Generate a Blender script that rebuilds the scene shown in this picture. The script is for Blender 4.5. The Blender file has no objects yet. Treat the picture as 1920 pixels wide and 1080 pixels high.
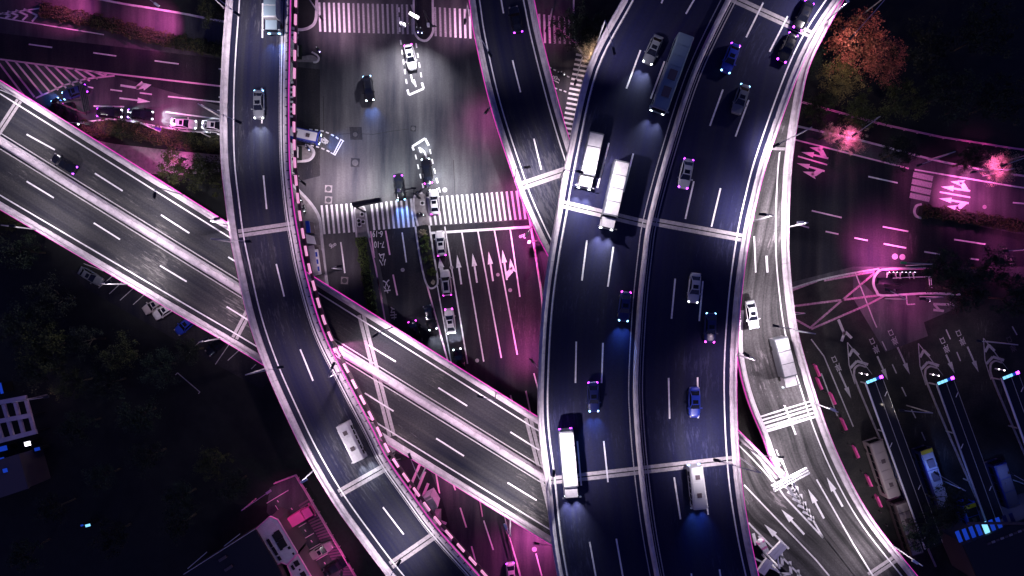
import bpy, bmesh, math, random
from mathutils import Vector, Matrix
random.seed(7)
R = math.radians
S = bpy.context.scene
COL = S.collection
H = 120.0          # camera height in metres above the ground
# ------------------------------------------------------------------ camera, sky, exposure
cam_d = bpy.data.cameras.new('camera'); cam = bpy.data.objects.new('camera', cam_d); COL.objects.link(cam)
cam_d.sensor_width = 36; cam_d.lens = 22.5; cam_d.clip_start = 1; cam_d.clip_end = 3000
cam.location = (0, 0, H); cam.rotation_euler = (0, 0, 0)
S.camera = cam
world = bpy.data.worlds.new('World'); S.world = world; world.use_nodes = True
wn = world.node_tree.nodes; wl = world.node_tree.links; wn.clear()
sky = wn.new('ShaderNodeTexSky'); sky.sky_type = 'NISHITA'; sky.sun_disc = False
sky.sun_elevation = R(3); sky.sun_rotation = R(200)
tint = wn.new('ShaderNodeMix'); tint.data_type = 'RGBA'; tint.blend_type = 'MULTIPLY'; tint.inputs[0].default_value = 1
tint.inputs[7].default_value = (0.42, 0.42, 1.9, 1)
bg = wn.new('ShaderNodeBackground'); bg.inputs[1].default_value = 0.09
wo = wn.new('ShaderNodeOutputWorld')
wl.new(sky.outputs[0], tint.inputs[6]); wl.new(tint.outputs[2], bg.inputs[0]); wl.new(bg.outputs[0], wo.inputs[0])
moon_d = bpy.data.lights.new('moon', 'SUN'); moon_d.energy = 0.05; moon_d.angle = R(0.5); moon_d.color = (0.75, 0.8, 1)
moon = bpy.data.objects.new('moon', moon_d); COL.objects.link(moon); moon.rotation_euler = (R(35), R(-20), 0)
S.view_settings.view_transform = 'Standard'; S.view_settings.look = 'None'
S.view_settings.exposure = 0; S.view_settings.gamma = 1; S.view_settings.use_curve_mapping = False
S.cycles.max_bounces = 4; S.cycles.diffuse_bounces = 2; S.cycles.glossy_bounces = 2
S.cycles.transparent_max_bounces = 4; S.cycles.use_denoising = True; S.cycles.sample_clamp_indirect = 3

# ------------------------------------------------------------------ helpers
def W(px, py, z=0.0):
    k = (H - z) / H * 0.1
    return Vector(((px - 960) * k, (540 - py) * k, z))
def empty(name, loc=(0, 0, 0), label=None, cat=None, group=None, rz=0.0, kind=None):
    o = bpy.data.objects.new(name, None); COL.objects.link(o)
    o.location = loc; o.rotation_euler = (0, 0, rz); o.empty_display_size = 0.5
    tag(o, label, cat, group, kind); return o
def tag(o, label=None, cat=None, group=None, kind=None):
    if label: o['label'] = label
    if cat: o['category'] = cat
    if group: o['group'] = group
    if kind: o['kind'] = kind
    return o
class MB:
    def __init__(s): s.v = []; s.f = []; s.uv = []; s.mi = []; s.sm = []
    def face(s, pts, uv=None, mi=0, sm=False):
        b = len(s.v); s.v += [tuple(p) for p in pts]; s.f.append(tuple(range(b, b + len(pts))))
        s.uv += list(uv) if uv else [(p[0], p[1]) for p in pts]; s.mi.append(mi); s.sm.append(sm)
    def box(s, c, d, rz=0.0, mi=0, taper=1.0):
        cx, cy, cz = c; dx, dy, dz = d[0] / 2, d[1] / 2, d[2] / 2
        co, si = math.cos(rz), math.sin(rz); P = []
        for z in (-dz, dz):
            t = taper if z > 0 else 1
            for x, y in ((-dx, -dy), (dx, -dy), (dx, dy), (-dx, dy)):
                x *= t; y *= t
                P.append((cx + x * co - y * si, cy + x * si + y * co, cz + z))
        for q in ((0, 3, 2, 1), (4, 5, 6, 7), (0, 1, 5, 4), (1, 2, 6, 5), (2, 3, 7, 6), (3, 0, 4, 7)):
            s.face([P[i] for i in q], mi=mi)
        return s
    def tube(s, a, b, r0, r1=None, n=8, mi=0):
        a = Vector(a); b = Vector(b); r1 = r0 if r1 is None else r1
        d = (b - a).normalized(); u = d.orthogonal().normalized(); w = d.cross(u)
        A = [a + (u * math.cos(t) + w * math.sin(t)) * r0 for t in [2 * math.pi * i / n for i in range(n)]]
        B = [b + (u * math.cos(t) + w * math.sin(t)) * r1 for t in [2 * math.pi * i / n for i in range(n)]]
        for i in range(n):
            j = (i + 1) % n; s.face([A[i], A[j], B[j], B[i]], mi=mi, sm=True)
        s.face(A[::-1], mi=mi); s.face(B, mi=mi); return s
    def sphere(s, c, r, sc=(1, 1, 1), n=8, m=6, mi=0):
        def P(i, j):
            t = math.pi * j / m; p = 2 * math.pi * i / n
            return (c[0] + r * sc[0] * math.sin(t) * math.cos(p), c[1] + r * sc[1] * math.sin(t) * math.sin(p), c[2] + r * sc[2] * math.cos(t))
        for i in range(n):
            for j in range(m):
                q = [P(i, j), P(i, j + 1), P(i + 1, j + 1), P(i + 1, j)]
                if j == 0: q = q[:3]
                if j == m - 1: q = [q[0], q[1], q[3]]
                s.face(q, mi=mi, sm=True)
        return s
    def disc(s, c, r, n=16, mi=0):
        s.face([(c[0] + r * math.cos(2 * math.pi * i / n), c[1] + r * math.sin(2 * math.pi * i / n), c[2]) for i in range(n)], mi=mi); return s
    def prism(s, pts, z0, z1, mi=0):
        n = len(pts)
        s.face([(p[0], p[1], z1) for p in pts], mi=mi); s.face([(p[0], p[1], z0) for p in pts][::-1], mi=mi)
        for i in range(n):
            a, b = pts[i], pts[(i + 1) % n]
            s.face([(a[0], a[1], z0), (b[0], b[1], z0), (b[0], b[1], z1), (a[0], a[1], z1)], mi=mi)
        return s
    def mesh(s, name, mats, weld=False):
        me = bpy.data.meshes.new(name); me.from_pydata(s.v, [], s.f)
        for m in (mats if isinstance(mats, (list, tuple)) else [mats]): me.materials.append(m)
        ul = me.uv_layers.new(name='UVMap'); flat = []
        for u in s.uv: flat += [u[0], u[1]]
        ul.data.foreach_set('uv', flat)
        me.polygons.foreach_set('material_index', s.mi); me.polygons.foreach_set('use_smooth', s.sm)
        if weld:
            bm = bmesh.new(); bm.from_mesh(me); bmesh.ops.remove_doubles(bm, verts=bm.verts, dist=1e-4)
            bmesh.ops.recalc_face_normals(bm, faces=bm.faces); bm.to_mesh(me); bm.free()
        me.update(); return me
    def obj(s, name, mats, parent=None, weld=False, **kw):
        return link(name, s.mesh(name, mats, weld), parent, **kw)
def link(name, me, parent=None, loc=None, rz=None, **kw):
    o = bpy.data.objects.new(name, me); COL.objects.link(o)
    if parent is not None: o.parent = parent
    if loc is not None: o.location = loc
    if rz is not None: o.rotation_euler = (0, 0, rz)
    return tag(o, **kw)

# ------------------------------------------------------------------ materials
def mat(name, col, rough=0.8, metal=0.0, noise=0.0, scale=2.0, bump=0.0, emit=None, estr=0.0, coord='Object', var=None, spec=0.5, obj_rand=0.0, coat=0.0):
    m = bpy.data.materials.new(name); m.use_nodes = True
    nt = m.node_tree; N = nt.nodes; L = nt.links; b = N['Principled BSDF']
    b.inputs['Base Color'].default_value = (*col, 1); b.inputs['Roughness'].default_value = rough
    b.inputs['Metallic'].default_value = metal; b.inputs['Specular IOR Level'].default_value = spec
    b.inputs['Coat Weight'].default_value = coat
    if emit: b.inputs['Emission Color'].default_value = (*emit, 1); b.inputs['Emission Strength'].default_value = estr
    if noise or var or obj_rand:
        tc = N.new('ShaderNodeTexCoord'); nz = N.new('ShaderNodeTexNoise'); nz.inputs['Scale'].default_value = scale
        nz.inputs['Detail'].default_value = 6; nz.inputs['Roughness'].default_value = 0.65
        L.new(tc.outputs[coord], nz.inputs['Vector'])
        rp = N.new('ShaderNodeValToRGB'); rp.color_ramp.elements[0].position = 0.3; rp.color_ramp.elements[1].position = 0.72
        c2 = var or tuple(min(1, c * (1 + noise)) for c in col); c1 = tuple(c * (1 - noise) for c in col)
        rp.color_ramp.elements[0].color = (*c1, 1); rp.color_ramp.elements[1].color = (*c2, 1)
        L.new(nz.outputs['Fac'], rp.inputs[0]); out = rp.outputs[0]
        if obj_rand:
            oi = N.new('ShaderNodeObjectInfo'); mr = N.new('ShaderNodeMapRange')
            mr.inputs['To Min'].default_value = 1 - obj_rand; mr.inputs['To Max'].default_value = 1 + obj_rand
            mx = N.new('ShaderNodeVectorMath'); mx.operation = 'SCALE'
            L.new(oi.outputs['Random'], mr.inputs[0]); L.new(out, mx.inputs[0]); L.new(mr.outputs[0], mx.inputs['Scale']); out = mx.outputs[0]
        L.new(out, b.inputs['Base Color'])
        if bump:
            bp = N.new('ShaderNodeBump'); bp.inputs['Strength'].default_value = bump; bp.inputs['Distance'].default_value = 0.02
            L.new(nz.outputs['Fac'], bp.inputs['Height']); L.new(bp.outputs[0], b.inputs['Normal'])
    return m
def asphalt(name, dark, light, su=0.55, sv=0.018, coord='UV', grain=0.25, stain=0.5, blotch=0.06, scuff=.55, smin=.345):
    """worn asphalt: wheel-track streaks along the lane (v), blotches, grain"""
    m = bpy.data.materials.new(name); m.use_nodes = True
    nt = m.node_tree; N = nt.nodes; L = nt.links; b = N['Principled BSDF']
    tc = N.new('ShaderNodeTexCoord')
    mp = N.new('ShaderNodeMapping'); mp.inputs['Scale'].default_value = (su, sv, 1); L.new(tc.outputs[coord], mp.inputs[0])
    n1 = N.new('ShaderNodeTexNoise'); n1.inputs['Scale'].default_value = 1; n1.inputs['Detail'].default_value = 5; n1.inputs['Roughness'].default_value = .6
    L.new(mp.outputs[0], n1.inputs['Vector'])
    n2 = N.new('ShaderNodeTexNoise'); n2.inputs['Scale'].default_value = blotch; n2.inputs['Detail'].default_value = 5; L.new(tc.outputs['Object'], n2.inputs['Vector'])
    n3 = N.new('ShaderNodeTexNoise'); n3.inputs['Scale'].default_value = 3.5; n3.inputs['Detail'].default_value = 4; L.new(tc.outputs['Object'], n3.inputs['Vector'])
    a = N.new('ShaderNodeMath'); a.operation = 'MULTIPLY_ADD'; L.new(n2.outputs['Fac'], a.inputs[0]); a.inputs[1].default_value = stain; 
    s1 = N.new('ShaderNodeMath'); s1.operation = 'MULTIPLY'; s1.inputs[1].default_value = 1 - stain; L.new(n1.outputs['Fac'], s1.inputs[0]); L.new(s1.outputs[0], a.inputs[2])
    r = N.new('ShaderNodeValToRGB'); r.color_ramp.elements[0].position = .36; r.color_ramp.elements[1].position = .66
    r.color_ramp.elements[0].color = (*dark, 1); r.color_ramp.elements[1].color = (*light, 1); L.new(a.outputs[0], r.inputs[0])
    g = N.new('ShaderNodeMapRange'); g.inputs['From Min'].default_value = .3; g.inputs['From Max'].default_value = .7
    g.inputs['To Min'].default_value = 1 - grain; g.inputs['To Max'].default_value = 1 + grain; L.new(n3.outputs['Fac'], g.inputs[0])
    v = N.new('ShaderNodeVectorMath'); v.operation = 'SCALE'; L.new(r.outputs[0], v.inputs[0]); L.new(g.outputs[0], v.inputs['Scale'])
    L.new(v.outputs[0], b.inputs['Base Color']); b.inputs['Roughness'].default_value = .85; b.inputs['Specular IOR Level'].default_value = .25
    ms = N.new('ShaderNodeMapping'); ms.inputs['Scale'].default_value = (2.2, .35, 1); L.new(tc.outputs[coord], ms.inputs[0])
    n4 = N.new('ShaderNodeTexNoise'); n4.inputs['Scale'].default_value = 1; n4.inputs['Detail'].default_value = 8; n4.inputs['Roughness'].default_value = .75; L.new(ms.outputs[0], n4.inputs['Vector'])
    mm = N.new('ShaderNodeMath'); mm.operation = 'MULTIPLY'; L.new(n4.outputs['Fac'], mm.inputs[0]); L.new(n2.outputs['Fac'], mm.inputs[1])
    sc = N.new('ShaderNodeMapRange'); sc.inputs['From Min'].default_value = smin; sc.inputs['From Max'].default_value = smin + .06; sc.inputs['To Max'].default_value = scuff; L.new(mm.outputs[0], sc.inputs[0])
    mx = N.new('ShaderNodeMix'); mx.data_type = 'RGBA'; L.new(sc.outputs[0], mx.inputs[0]); L.new(v.outputs[0], mx.inputs[6]); mx.inputs[7].default_value = (light[0] * 3.2, light[1] * 3.1, light[2] * 3.1, 1); L.new(mx.outputs[2], b.inputs['Base Color'])
    bp = N.new('ShaderNodeBump'); bp.inputs['Strength'].default_value = .3; bp.inputs['Distance'].default_value = .01
    L.new(n3.outputs['Fac'], bp.inputs['Height']); L.new(bp.outputs[0], b.inputs['Normal'])
    return m
M = {}
M['asphalt_main'] = asphalt('dark_new_asphalt', (.0016, .0025, .034), (.0125, .0135, .032), su=.55, sv=.008, stain=.3, scuff=.5, grain=.15, smin=.31)
M['asphalt_ramp'] = asphalt('dark_ramp_asphalt', (.0018, .0026, .030), (.027, .0275, .034), su=.55, sv=.007, stain=.3, scuff=.5, grain=.15, smin=.31)
M['asphalt_old'] = asphalt('grey_worn_asphalt', (.003, .004, .014), (.054, .053, .052), su=.7, sv=.008, stain=.45, smin=.30, scuff=.6)
M['asphalt_pale'] = asphalt('pale_scuffed_asphalt', (.012, .012, .013), (.11, .102, .108), su=.8, sv=.03, stain=.3, blotch=.15)
M['asphalt_ground'] = asphalt('street_asphalt', (.013, .014, .026), (.105, .10, .105), su=.4, sv=.04, coord='Object', stain=.5, blotch=.05, scuff=.12, grain=.12)
M['asphalt_lane'] = asphalt('street_asphalt_dark', (.003, .004, .014), (.034, .031, .034), su=.5, sv=.03, coord='Object', stain=.5, blotch=.07)
M['concrete_plaza'] = asphalt('stained_concrete', (.006, .007, .010), (.040, .037, .034), su=.3, sv=.3, coord='Object', stain=.6, blotch=.12)
M['paint'] = mat('white_road_paint', (.72, .69, .72), .7, noise=.28, scale=2.2, var=(.80, .77, .80))
M['paint_worn'] = mat('worn_road_paint', (.36, .34, .36), .8, noise=.45, scale=5)
M['paint_pink'] = mat('pinkish_road_paint', (.75, .42, .60), .7, noise=.2, scale=6)
M['paint_pinkworn'] = mat('worn_pinkish_paint', (.30, .15, .23), .8, noise=.5, scale=3, var=(.5, .26, .4))
M['parapet'] = mat('painted_concrete_parapet', (.49, .43, .475), .7, noise=.30, scale=.8, bump=.3)
M['parapet_dim'] = mat('weathered_concrete_parapet', (.42, .38, .42), .8, noise=.25, scale=.8, bump=.3)
M['concrete'] = mat('concrete', (.33, .32, .33), .85, noise=.2, scale=1.2, bump=.3)
M['joint'] = mat('joint_concrete', (.30, .27, .29), .85, noise=.3, scale=2.5, bump=.2)
M['gap'] = mat('rubber_joint', (.004, .004, .006), .8)
M['soffit'] = mat('grey_girder', (.16, .16, .17), .9, noise=.2, scale=.5)
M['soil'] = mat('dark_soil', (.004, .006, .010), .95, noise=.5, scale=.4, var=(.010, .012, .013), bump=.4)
M['grass'] = mat('lawn', (.005, .010, .008), .95, noise=.5, scale=1.5, bump=.5)
M['paving'] = mat('footway_paving', (.20, .18, .19), .85, noise=.35, scale=1.2, bump=.3)
M['kerb'] = mat('kerb_stone', (.5, .47, .5), .75, noise=.25, scale=1.5)
M['leaf'] = mat('leaf_green', (.006, .020, .010), .8, noise=.5, scale=.6, var=(.060, .070, .012), obj_rand=.4)
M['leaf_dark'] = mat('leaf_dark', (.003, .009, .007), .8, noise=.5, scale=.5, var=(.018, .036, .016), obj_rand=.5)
M['leaf_red'] = mat('leaf_autumn', (.09, .07, .02), .7, noise=.5, scale=.55, var=(.46, .10, .085))
M['leaf_bush'] = mat('leaf_bush', (.012, .045, .010), .8, noise=.5, scale=1.5, var=(.11, .17, .02))
M['leaf_olive'] = mat('leaf_olive', (.05, .055, .015), .7, noise=.5, scale=.6, var=(.26, .20, .06))
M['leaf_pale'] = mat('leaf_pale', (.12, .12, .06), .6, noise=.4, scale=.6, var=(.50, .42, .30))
M['bark'] = mat('bark', (.05, .04, .03), .9, noise=.3, scale=3)
M['metal'] = mat('galvanised_pole', (.45, .45, .47), .45, metal=.3)
M['metal_dark'] = mat('dark_metal', (.012, .012, .016), .5)
M['metal_white'] = mat('white_painted_steel', (.8, .78, .8), .5)
M['fringe_pink'] = mat('magenta_fringe_glow', (.5, .05, .35), .5, emit=(1, .05, .62), estr=.75)  # magenta colour fringe of the parapets, made as an added glowing strip
M['panel_pink'] = mat('pink_light_panel', (.8, .4, .6), .5, emit=(1, .40, .70), estr=.8)
M['lens'] = mat('lamp_lens', (.9, .9, .9), .4, emit=(1, .9, .95), estr=6)
M['lens_mag'] = mat('magenta_lamp_lens', (.9, .5, .8), .4, emit=(1, .25, .8), estr=8)
M['glass'] = mat('dark_car_glass', (.006, .007, .012), .08, spec=.6)
M['tyre'] = mat('tyre', (.012, .012, .012), .8)
M['head'] = mat('headlight', (.9, .9, 1), .3, emit=(.85, .95, 1), estr=6)
M['head_blue'] = mat('cool_headlight', (.7, .8, 1), .3, emit=(.25, .6, 1), estr=6)
M['tail_violet'] = mat('violet_tail_light', (.5, .1, .9), .3, emit=(.42, .03, 1), estr=14)
M['tail_mag'] = mat('magenta_tail_light', (.8, .1, .8), .3, emit=(1, .05, .9), estr=9)
M['off'] = mat('unlit_lamp', (.25, .22, .24), .3)
def paint(name, col, r=.35): M[name] = mat(name, col, r, coat=.4); return M[name]
M['car_white'] = mat('car_white', (.52, .50, .52), .35, noise=.18, scale=1.3, coat=.4); paint('car_black', (.006, .006, .009), .2); paint('car_beige', (.30, .26, .26)); paint('car_blue', (.01, .03, .30))
paint('car_silver', (.42, .42, .44)); paint('car_pink', (.85, .10, .38)); paint('car_grey', (.12, .13, .15)); paint('car_navy', (.01, .015, .09))
paint('blue_panel', (.01, .05, .45)); paint('roof_navy', (.004, .004, .010), .9); paint('yellow', (.55, .42, .02)); paint('green', (.02, .35, .08)); paint('sky_grey', (.16, .22, .26))
paint('slate', (.07, .05, .06), .7); paint('plum', (.16, .08, .13), .7); paint('skin', (.4, .25, .2), .6); paint('violet', (.35, .03, .9), .5); paint('cloth_dark', (.02, .02, .03), .8); paint('cloth_pale', (.5, .55, .55), .8)
M['roof_white'] = mat('ribbed_white_roof', (.55, .48, .54), .6, noise=.15, scale=.8)
M['blue_glow'] = mat('blue_lit_glass', (.02, .1, .5), .3, emit=(.02, .10, 1), estr=.3, noise=0)
M['white_glow'] = mat('white_lit_window', (.8, .8, .8), .3, emit=(.9, .85, 1), estr=3)
M['cyan_glow'] = mat('cyan_sign_light', (.3, .8, .9), .3, emit=(.25, .7, 1), estr=1.3)

# ------------------------------------------------------------------ paths
def cr(pts, n=8):
    """Catmull-Rom through pixel points"""
    P = [Vector((p[0], p[1], 0)) for p in pts]
    P = [P[0] * 2 - P[1]] + P + [P[-1] * 2 - P[-2]]
    out = []
    for i in range(1, len(P) - 2):
        a, b, c, d = P[i - 1], P[i], P[i + 1], P[i + 2]
        for k in range(n):
            t = k / n
            q = ((b * 2) + (c - a) * t + (a * 2 - b * 5 + c * 4 - d) * t * t + (b * 3 - a - c * 3 + d) * t ** 3) * .5
            out.append((q.x, q.y))
    out.append((P[-2].x, P[-2].y)); return out
def to3(pp, zf):
    return [W(x, y, zf(y) if callable(zf) else zf) for x, y in pp]
def normals(path):
    out = []
    for i in range(len(path)):
        d = path[min(i + 1, len(path) - 1)] - path[max(i - 1, 0)]
        n = Vector((-d.y, d.x, 0)); n.normalize(); out.append(n)
    return out
def arclen(path):
    L = [0.0]
    for a, b in zip(path, path[1:]): L.append(L[-1] + (b - a).length)
    return L
def cut(path, nrm, L, s0, s1):
    """part of a path between two arc lengths, with normals"""
    def at(s):
        for i in range(len(L) - 1):
            if s <= L[i + 1] or i == len(L) - 2:
                t = (s - L[i]) / max(1e-6, L[i + 1] - L[i]); return path[i].lerp(path[i + 1], t), nrm[i].lerp(nrm[i + 1], t).normalized()
    pts = [at(s0)] + [(path[i], nrm[i]) for i in range(len(L)) if s0 + .05 < L[i] < s1 - .05] + [at(s1)]
    return [p[0] for p in pts], [p[1] for p in pts]
def sweep(mb, path, nrm, prof, sgn=1, mi=0):
    Ls = arclen(path)
    rings = [[p + n * (sgn * d) + Vector((0, 0, h)) for d, h in prof] for p, n in zip(path, nrm)]
    k = len(prof)
    for i in range(len(path) - 1):
        for j in range(k):
            a, b = rings[i][j], rings[i][(j + 1) % k]; c, d = rings[i + 1][(j + 1) % k], rings[i + 1][j]
            mb.face([a, b, c, d] if sgn > 0 else [d, c, b, a], uv=[(prof[j][0], Ls[i]), (prof[(j + 1) % k][0], Ls[i]), (prof[(j + 1) % k][0], Ls[i + 1]), (prof[j][0], Ls[i + 1])] if sgn > 0 else None, mi=mi)
    mb.face(rings[0][::-1], mi=mi); mb.face(rings[-1], mi=mi)
def segments(parent, name, path, prof, sgn, m, seg=15.0, gap=.05, label=None):
    nrm = normals(path); L = arclen(path); n = max(1, round(L[-1] / seg)); st = L[-1] / n
    for i in range(n):
        p, q = cut(path, nrm, L, i * st + gap / 2, (i + 1) * st - gap / 2)
        mb = MB(); sweep(mb, p, q, prof, sgn); mb.obj(name, m, parent)
def ribbon(parent, name, path, d0, d1, h, m, sgn=1):
    nrm = normals(path); mb = MB(); L = arclen(path)
    for i in range(len(path) - 1):
        a, b, n0, n1 = path[i], path[i + 1], nrm[i] * sgn, nrm[i + 1] * sgn; z = Vector((0, 0, h))
        mb.face([a + n0 * d0 + z, a + n0 * d1 + z, b + n1 * d1 + z, b + n1 * d0 + z], uv=[(d0, L[i]), (d1, L[i]), (d1, L[i + 1]), (d0, L[i + 1])])
    return mb.obj(name, m, parent)
def quadline(mb, a, b, w, z=None):
    a = Vector(a); b = Vector(b); d = (b - a); d.z = 0; d.normalize(); n = Vector((-d.y, d.x, 0)) * w / 2
    mb.face([a - n, b - n, b + n, a + n])
def dash(parent, p, q, zf, w=.25, m='paint', name='lane_dash', dz=.014):
    z = (lambda y: zf) if not callable(zf) else zf
    mb = MB(); quadline(mb, W(p[0], p[1], z(p[1])) + Vector((0, 0, dz)), W(q[0], q[1], z(q[1])) + Vector((0, 0, dz)), w)
    return mb.obj(name, M[m], parent)
def poly(parent, name, pts, z, m, **kw):
    mb = MB(); P = [W(x, y, 0) for x, y in pts] if z < 1 else [W(x, y, z) for x, y in pts]
    if z < 1: P = [Vector((p.x, p.y, z)) for p in P]
    mb.face(P); return mb.obj(name, M[m], parent, **kw)
def arrow(parent, tip, tail, z, w=.32, head=2.4, hw=1.0, m='paint', name='lane_arrow', dz=.014, branch=0):
    a = W(*tail, z) + Vector((0, 0, dz)); b = W(*tip, z) + Vector((0, 0, dz)); d = (b - a).normalized(); n = Vector((-d.y, d.x, 0))
    h = b - d * head; mb = MB()
    mb.face([a - n * w / 2, h - n * w / 2, h + n * w / 2, a + n * w / 2])
    mb.face([h - n * hw / 2, b, h + n * hw / 2])
    if branch:   # side branch: +1 left, -1 right of travel
        s = n * branch; c = a + d * .3
        mb.face([c + s * .16, c + s * .16 + d * 1.2, c + s * 1.35 + d * 2.1, c + s * 1.35 + d * 1.0])
        mb.face([c + s * .7 + d * 1.7, c + s * 1.9 + d * .9, c + s * 1.2 + d * 3.6])
    return mb.obj(name, M[m], parent)
def strokes(parent, name, lines, z, m='paint', w=.2, dz=.014):
    mb = MB()
    for ln in lines:
        for a, b in zip(ln, ln[1:]): quadline(mb, W(*a, z) + Vector((0, 0, dz)), W(*b, z) + Vector((0, 0, dz)), w)
    return mb.obj(name, M[m], parent)
def lettering(parent, txt, c, z, rot, size, sx=1, sy=1, m='paint', dz=.014):
    cu = bpy.data.curves.new('painted_lettering', 'FONT'); cu.body = txt; cu.size = size; cu.align_x = 'CENTER'; cu.align_y = 'CENTER'; cu.offset = .012
    o = bpy.data.objects.new('tmp', cu); COL.objects.link(o)
    me = bpy.data.meshes.new_from_object(o.evaluated_get(bpy.context.evaluated_depsgraph_get()))
    bpy.data.objects.remove(o); me.materials.clear(); me.materials.append(M[m])
    p = W(*c, z); q = link('painted_lettering', me, parent, loc=(p.x, p.y, z + dz)); q.rotation_euler = (0, 0, rot); q.scale = (sx, sy, 1); return q

# ------------------------------------------------------------------ ground and streets
g = MB(); g.face([(-900, -900, -.05), (900, -900, -.05), (900, 900, -.05), (-900, 900, -.05)]); g.obj('ground', M['soil'], kind='structure')
west_t = [(-400, -95), (0, -45), (194, 0), (280, 15), (422, 41), (500, 50), (560, 57), (585, 50), (595, 30), (596, -400)]
east_t = [(1075, -400), (1076, 60), (1110, 118), (1200, 160), (1350, 200), (1491, 236), (1620, 265), (1743, 298), (1815, 313), (1920, 330), (2400, 400)]
east_b = [(2400, 600), (1920, 521), (1741, 503), (1648, 504), (1604, 510), (1483, 540), (1300, 570), (1060, 600), (1040, 760), (1080, 1080), (1160, 1500)]
south_l = [(900, 1500), (800, 1040), (740, 850), (690, 740), (646, 620), (614, 536), (604, 451), (599, 410), (584, 383), (560, 357), (540, 345), (480, 300), (417, 254), (289, 236), (222, 224), (147, 232), (60, 225), (-400, 130)]
road = poly(None, 'road', west_t + east_t + east_b + south_l, 0.0, 'asphalt_ground', kind='structure')
# darker resurfaced lanes south of the crossing and on the west road
poly(road, 'resurfaced_lane', [(700, 432), (800, 424), (1000, 412), (1030, 560), (1045, 760), (1010, 860), (840, 900), (740, 640)], .004, 'asphalt_lane')
poly(road, 'resurfaced_lane', [(-300, 40), (0, 62), (415, 110), (600, 130), (600, 330), (540, 345), (417, 200), (200, 138), (0, 108), (-300, 70)], .004, 'asphalt_lane')
poly(road, 'resurfaced_lane', [(1480, 262), (1704, 318), (1716, 318), (1705, 400), (1920, 440), (1920, 500), (1600, 500), (1480, 530)], .004, 'asphalt_lane')
plaza = poly(None, 'plaza', [(1060, 640), (1300, 575), (1483, 541), (1604, 511), (1648, 505), (1741, 504), (1920, 522), (2400, 600), (2400, 1500), (1500, 1500), (1200, 1300)], -.02, 'concrete_plaza', kind='structure')
poly(plaza, 'concrete_slab', [(1600, 513), (1650, 562), (1715, 547), (1740, 630), (1660, 660), (1600, 560)], -.014, 'asphalt_ground')
poly(plaza, 'concrete_slab', [(1700, 560), (1790, 548), (1800, 575), (1726, 607)], -.012, 'asphalt_ground')
foot = poly(None, 'pavement', [(480, 300), (545, 348), (560, 358), (584, 384), (598, 411), (603, 451), (613, 536), (645, 620), (560, 620), (520, 400)], .10, 'paving', kind='structure')
poly(foot, 'footway_slab', [(-100, 232), (60, 240), (215, 270), (330, 283), (417, 291), (520, 330), (520, 352), (417, 322), (330, 330), (215, 320), (0, 250)], .05, 'paving')
poly(foot, 'footway_slab', [(300, -60), (420, -60), (430, 38), (280, 12), (200, -3), (200, -60)], .04, 'grass')
def kerb(px, parent=None, w=.35, h=.13, m='kerb', n=6, z=0.0, name='kerb'):
    path = to3(cr(px, n), 0); path = [Vector((p.x, p.y, z)) for p in path]
    mb = MB(); sweep(mb, path, normals(path), [(-w / 2, 0), (-w / 2, h), (w / 2, h), (w / 2, 0)]); return mb.obj(name, M[m], parent or road)
kerb([(0, -45), (194, 0), (280, 15), (350, 27), (422, 41), (500, 50)])
kerb([(540, 50), (560, 56), (580, 52), (592, 38), (594, 0), (594, -60)], w=.5)
kerb([(100, 236), (147, 231), (185, 226), (222, 224), (289, 236), (350, 246), (417, 254), (480, 300)], w=.3)
kerb([(545, 345), (560, 357), (584, 383), (599, 410), (604, 451), (608, 490), (614, 536), (625, 590), (645, 640), (690, 740)], w=.5)
kerb([(1491, 236), (1620, 265), (1743, 298), (1815, 313), (1920, 330), (2100, 350)])
kerb([(1483, 541), (1540, 524), (1604, 511), (1648, 504)], w=.3, m='paint_worn')
kerb([(985, 370), (993, 409), (1003, 470), (1011, 520), (1017, 567), (1020, 640), (1024, 760)], w=.45)
kerb([(1076, -60), (1077, 60), (1092, 100), (1140, 140)], w=.3)
kerb([(850, 900), (905, 940), (940, 960), (952, 1000), (975, 1080), (985, 1150)], w=.4)
# crossings, every stripe its own piece
def stripe(p, q, w=.4, m='paint'): dash(road, p, q, 0, w, m, 'crosswalk_stripe')
for i in range(20): stripe((598.6 + 9.12 * i, 4.6 + .22 * i), (600.6 + 9.12 * i, 59.5 + .26 * i), m='paint' if i < 7 else 'paint_worn')
for i in range(9): stripe((815.5 + 9.3 * i, 13.3 + .6 * i), (817 + 9.3 * i, 68 + .6 * i), m='paint' if i > 3 else 'paint_worn')
for i in range(7): stripe((1011 + 9.3 * i, 26 + 1.2 * i), (1012.5 + 9.3 * i, 80.5 + .4 * i), m='paint' if i < 3 else 'paint_worn')
for i in range(7): stripe((603 + 9.25 * i, 385 - .6 * i), (608.5 + 9.25 * i, 439 - .6 * i))
for i in range(9): stripe((696.5 + 9.25 * i, 381.6 - 1.15 * i), (702 + 9.25 * i, 431.6 - .8 * i))
for i in range(20): stripe((801 + 9.3 * i, 369.5 - .65 * i), (808.5 + 9.3 * i, 422.5 - .62 * i))
for i in range(19): stripe((1080 - 1.75 * i, 102 + 9.1 * i), (1116 - 1.75 * i, 109 + 9.1 * i))
for i in range(3): stripe((535, 61 + 8.9 * i), (560 - i, 61.5 + 8.9 * i), .45)
for i in range(11): stripe((530, 127 + 9.1 * i), (552.5 - .3 * i, 127.5 + 9.1 * i), .38)
D_ = lambda a, b, m='paint', w=.25, name='lane_line': dash(road, a, b, 0, w, m, name)
D_((809, 437), (993, 425.5), w=.45, name='stop_line')
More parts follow.
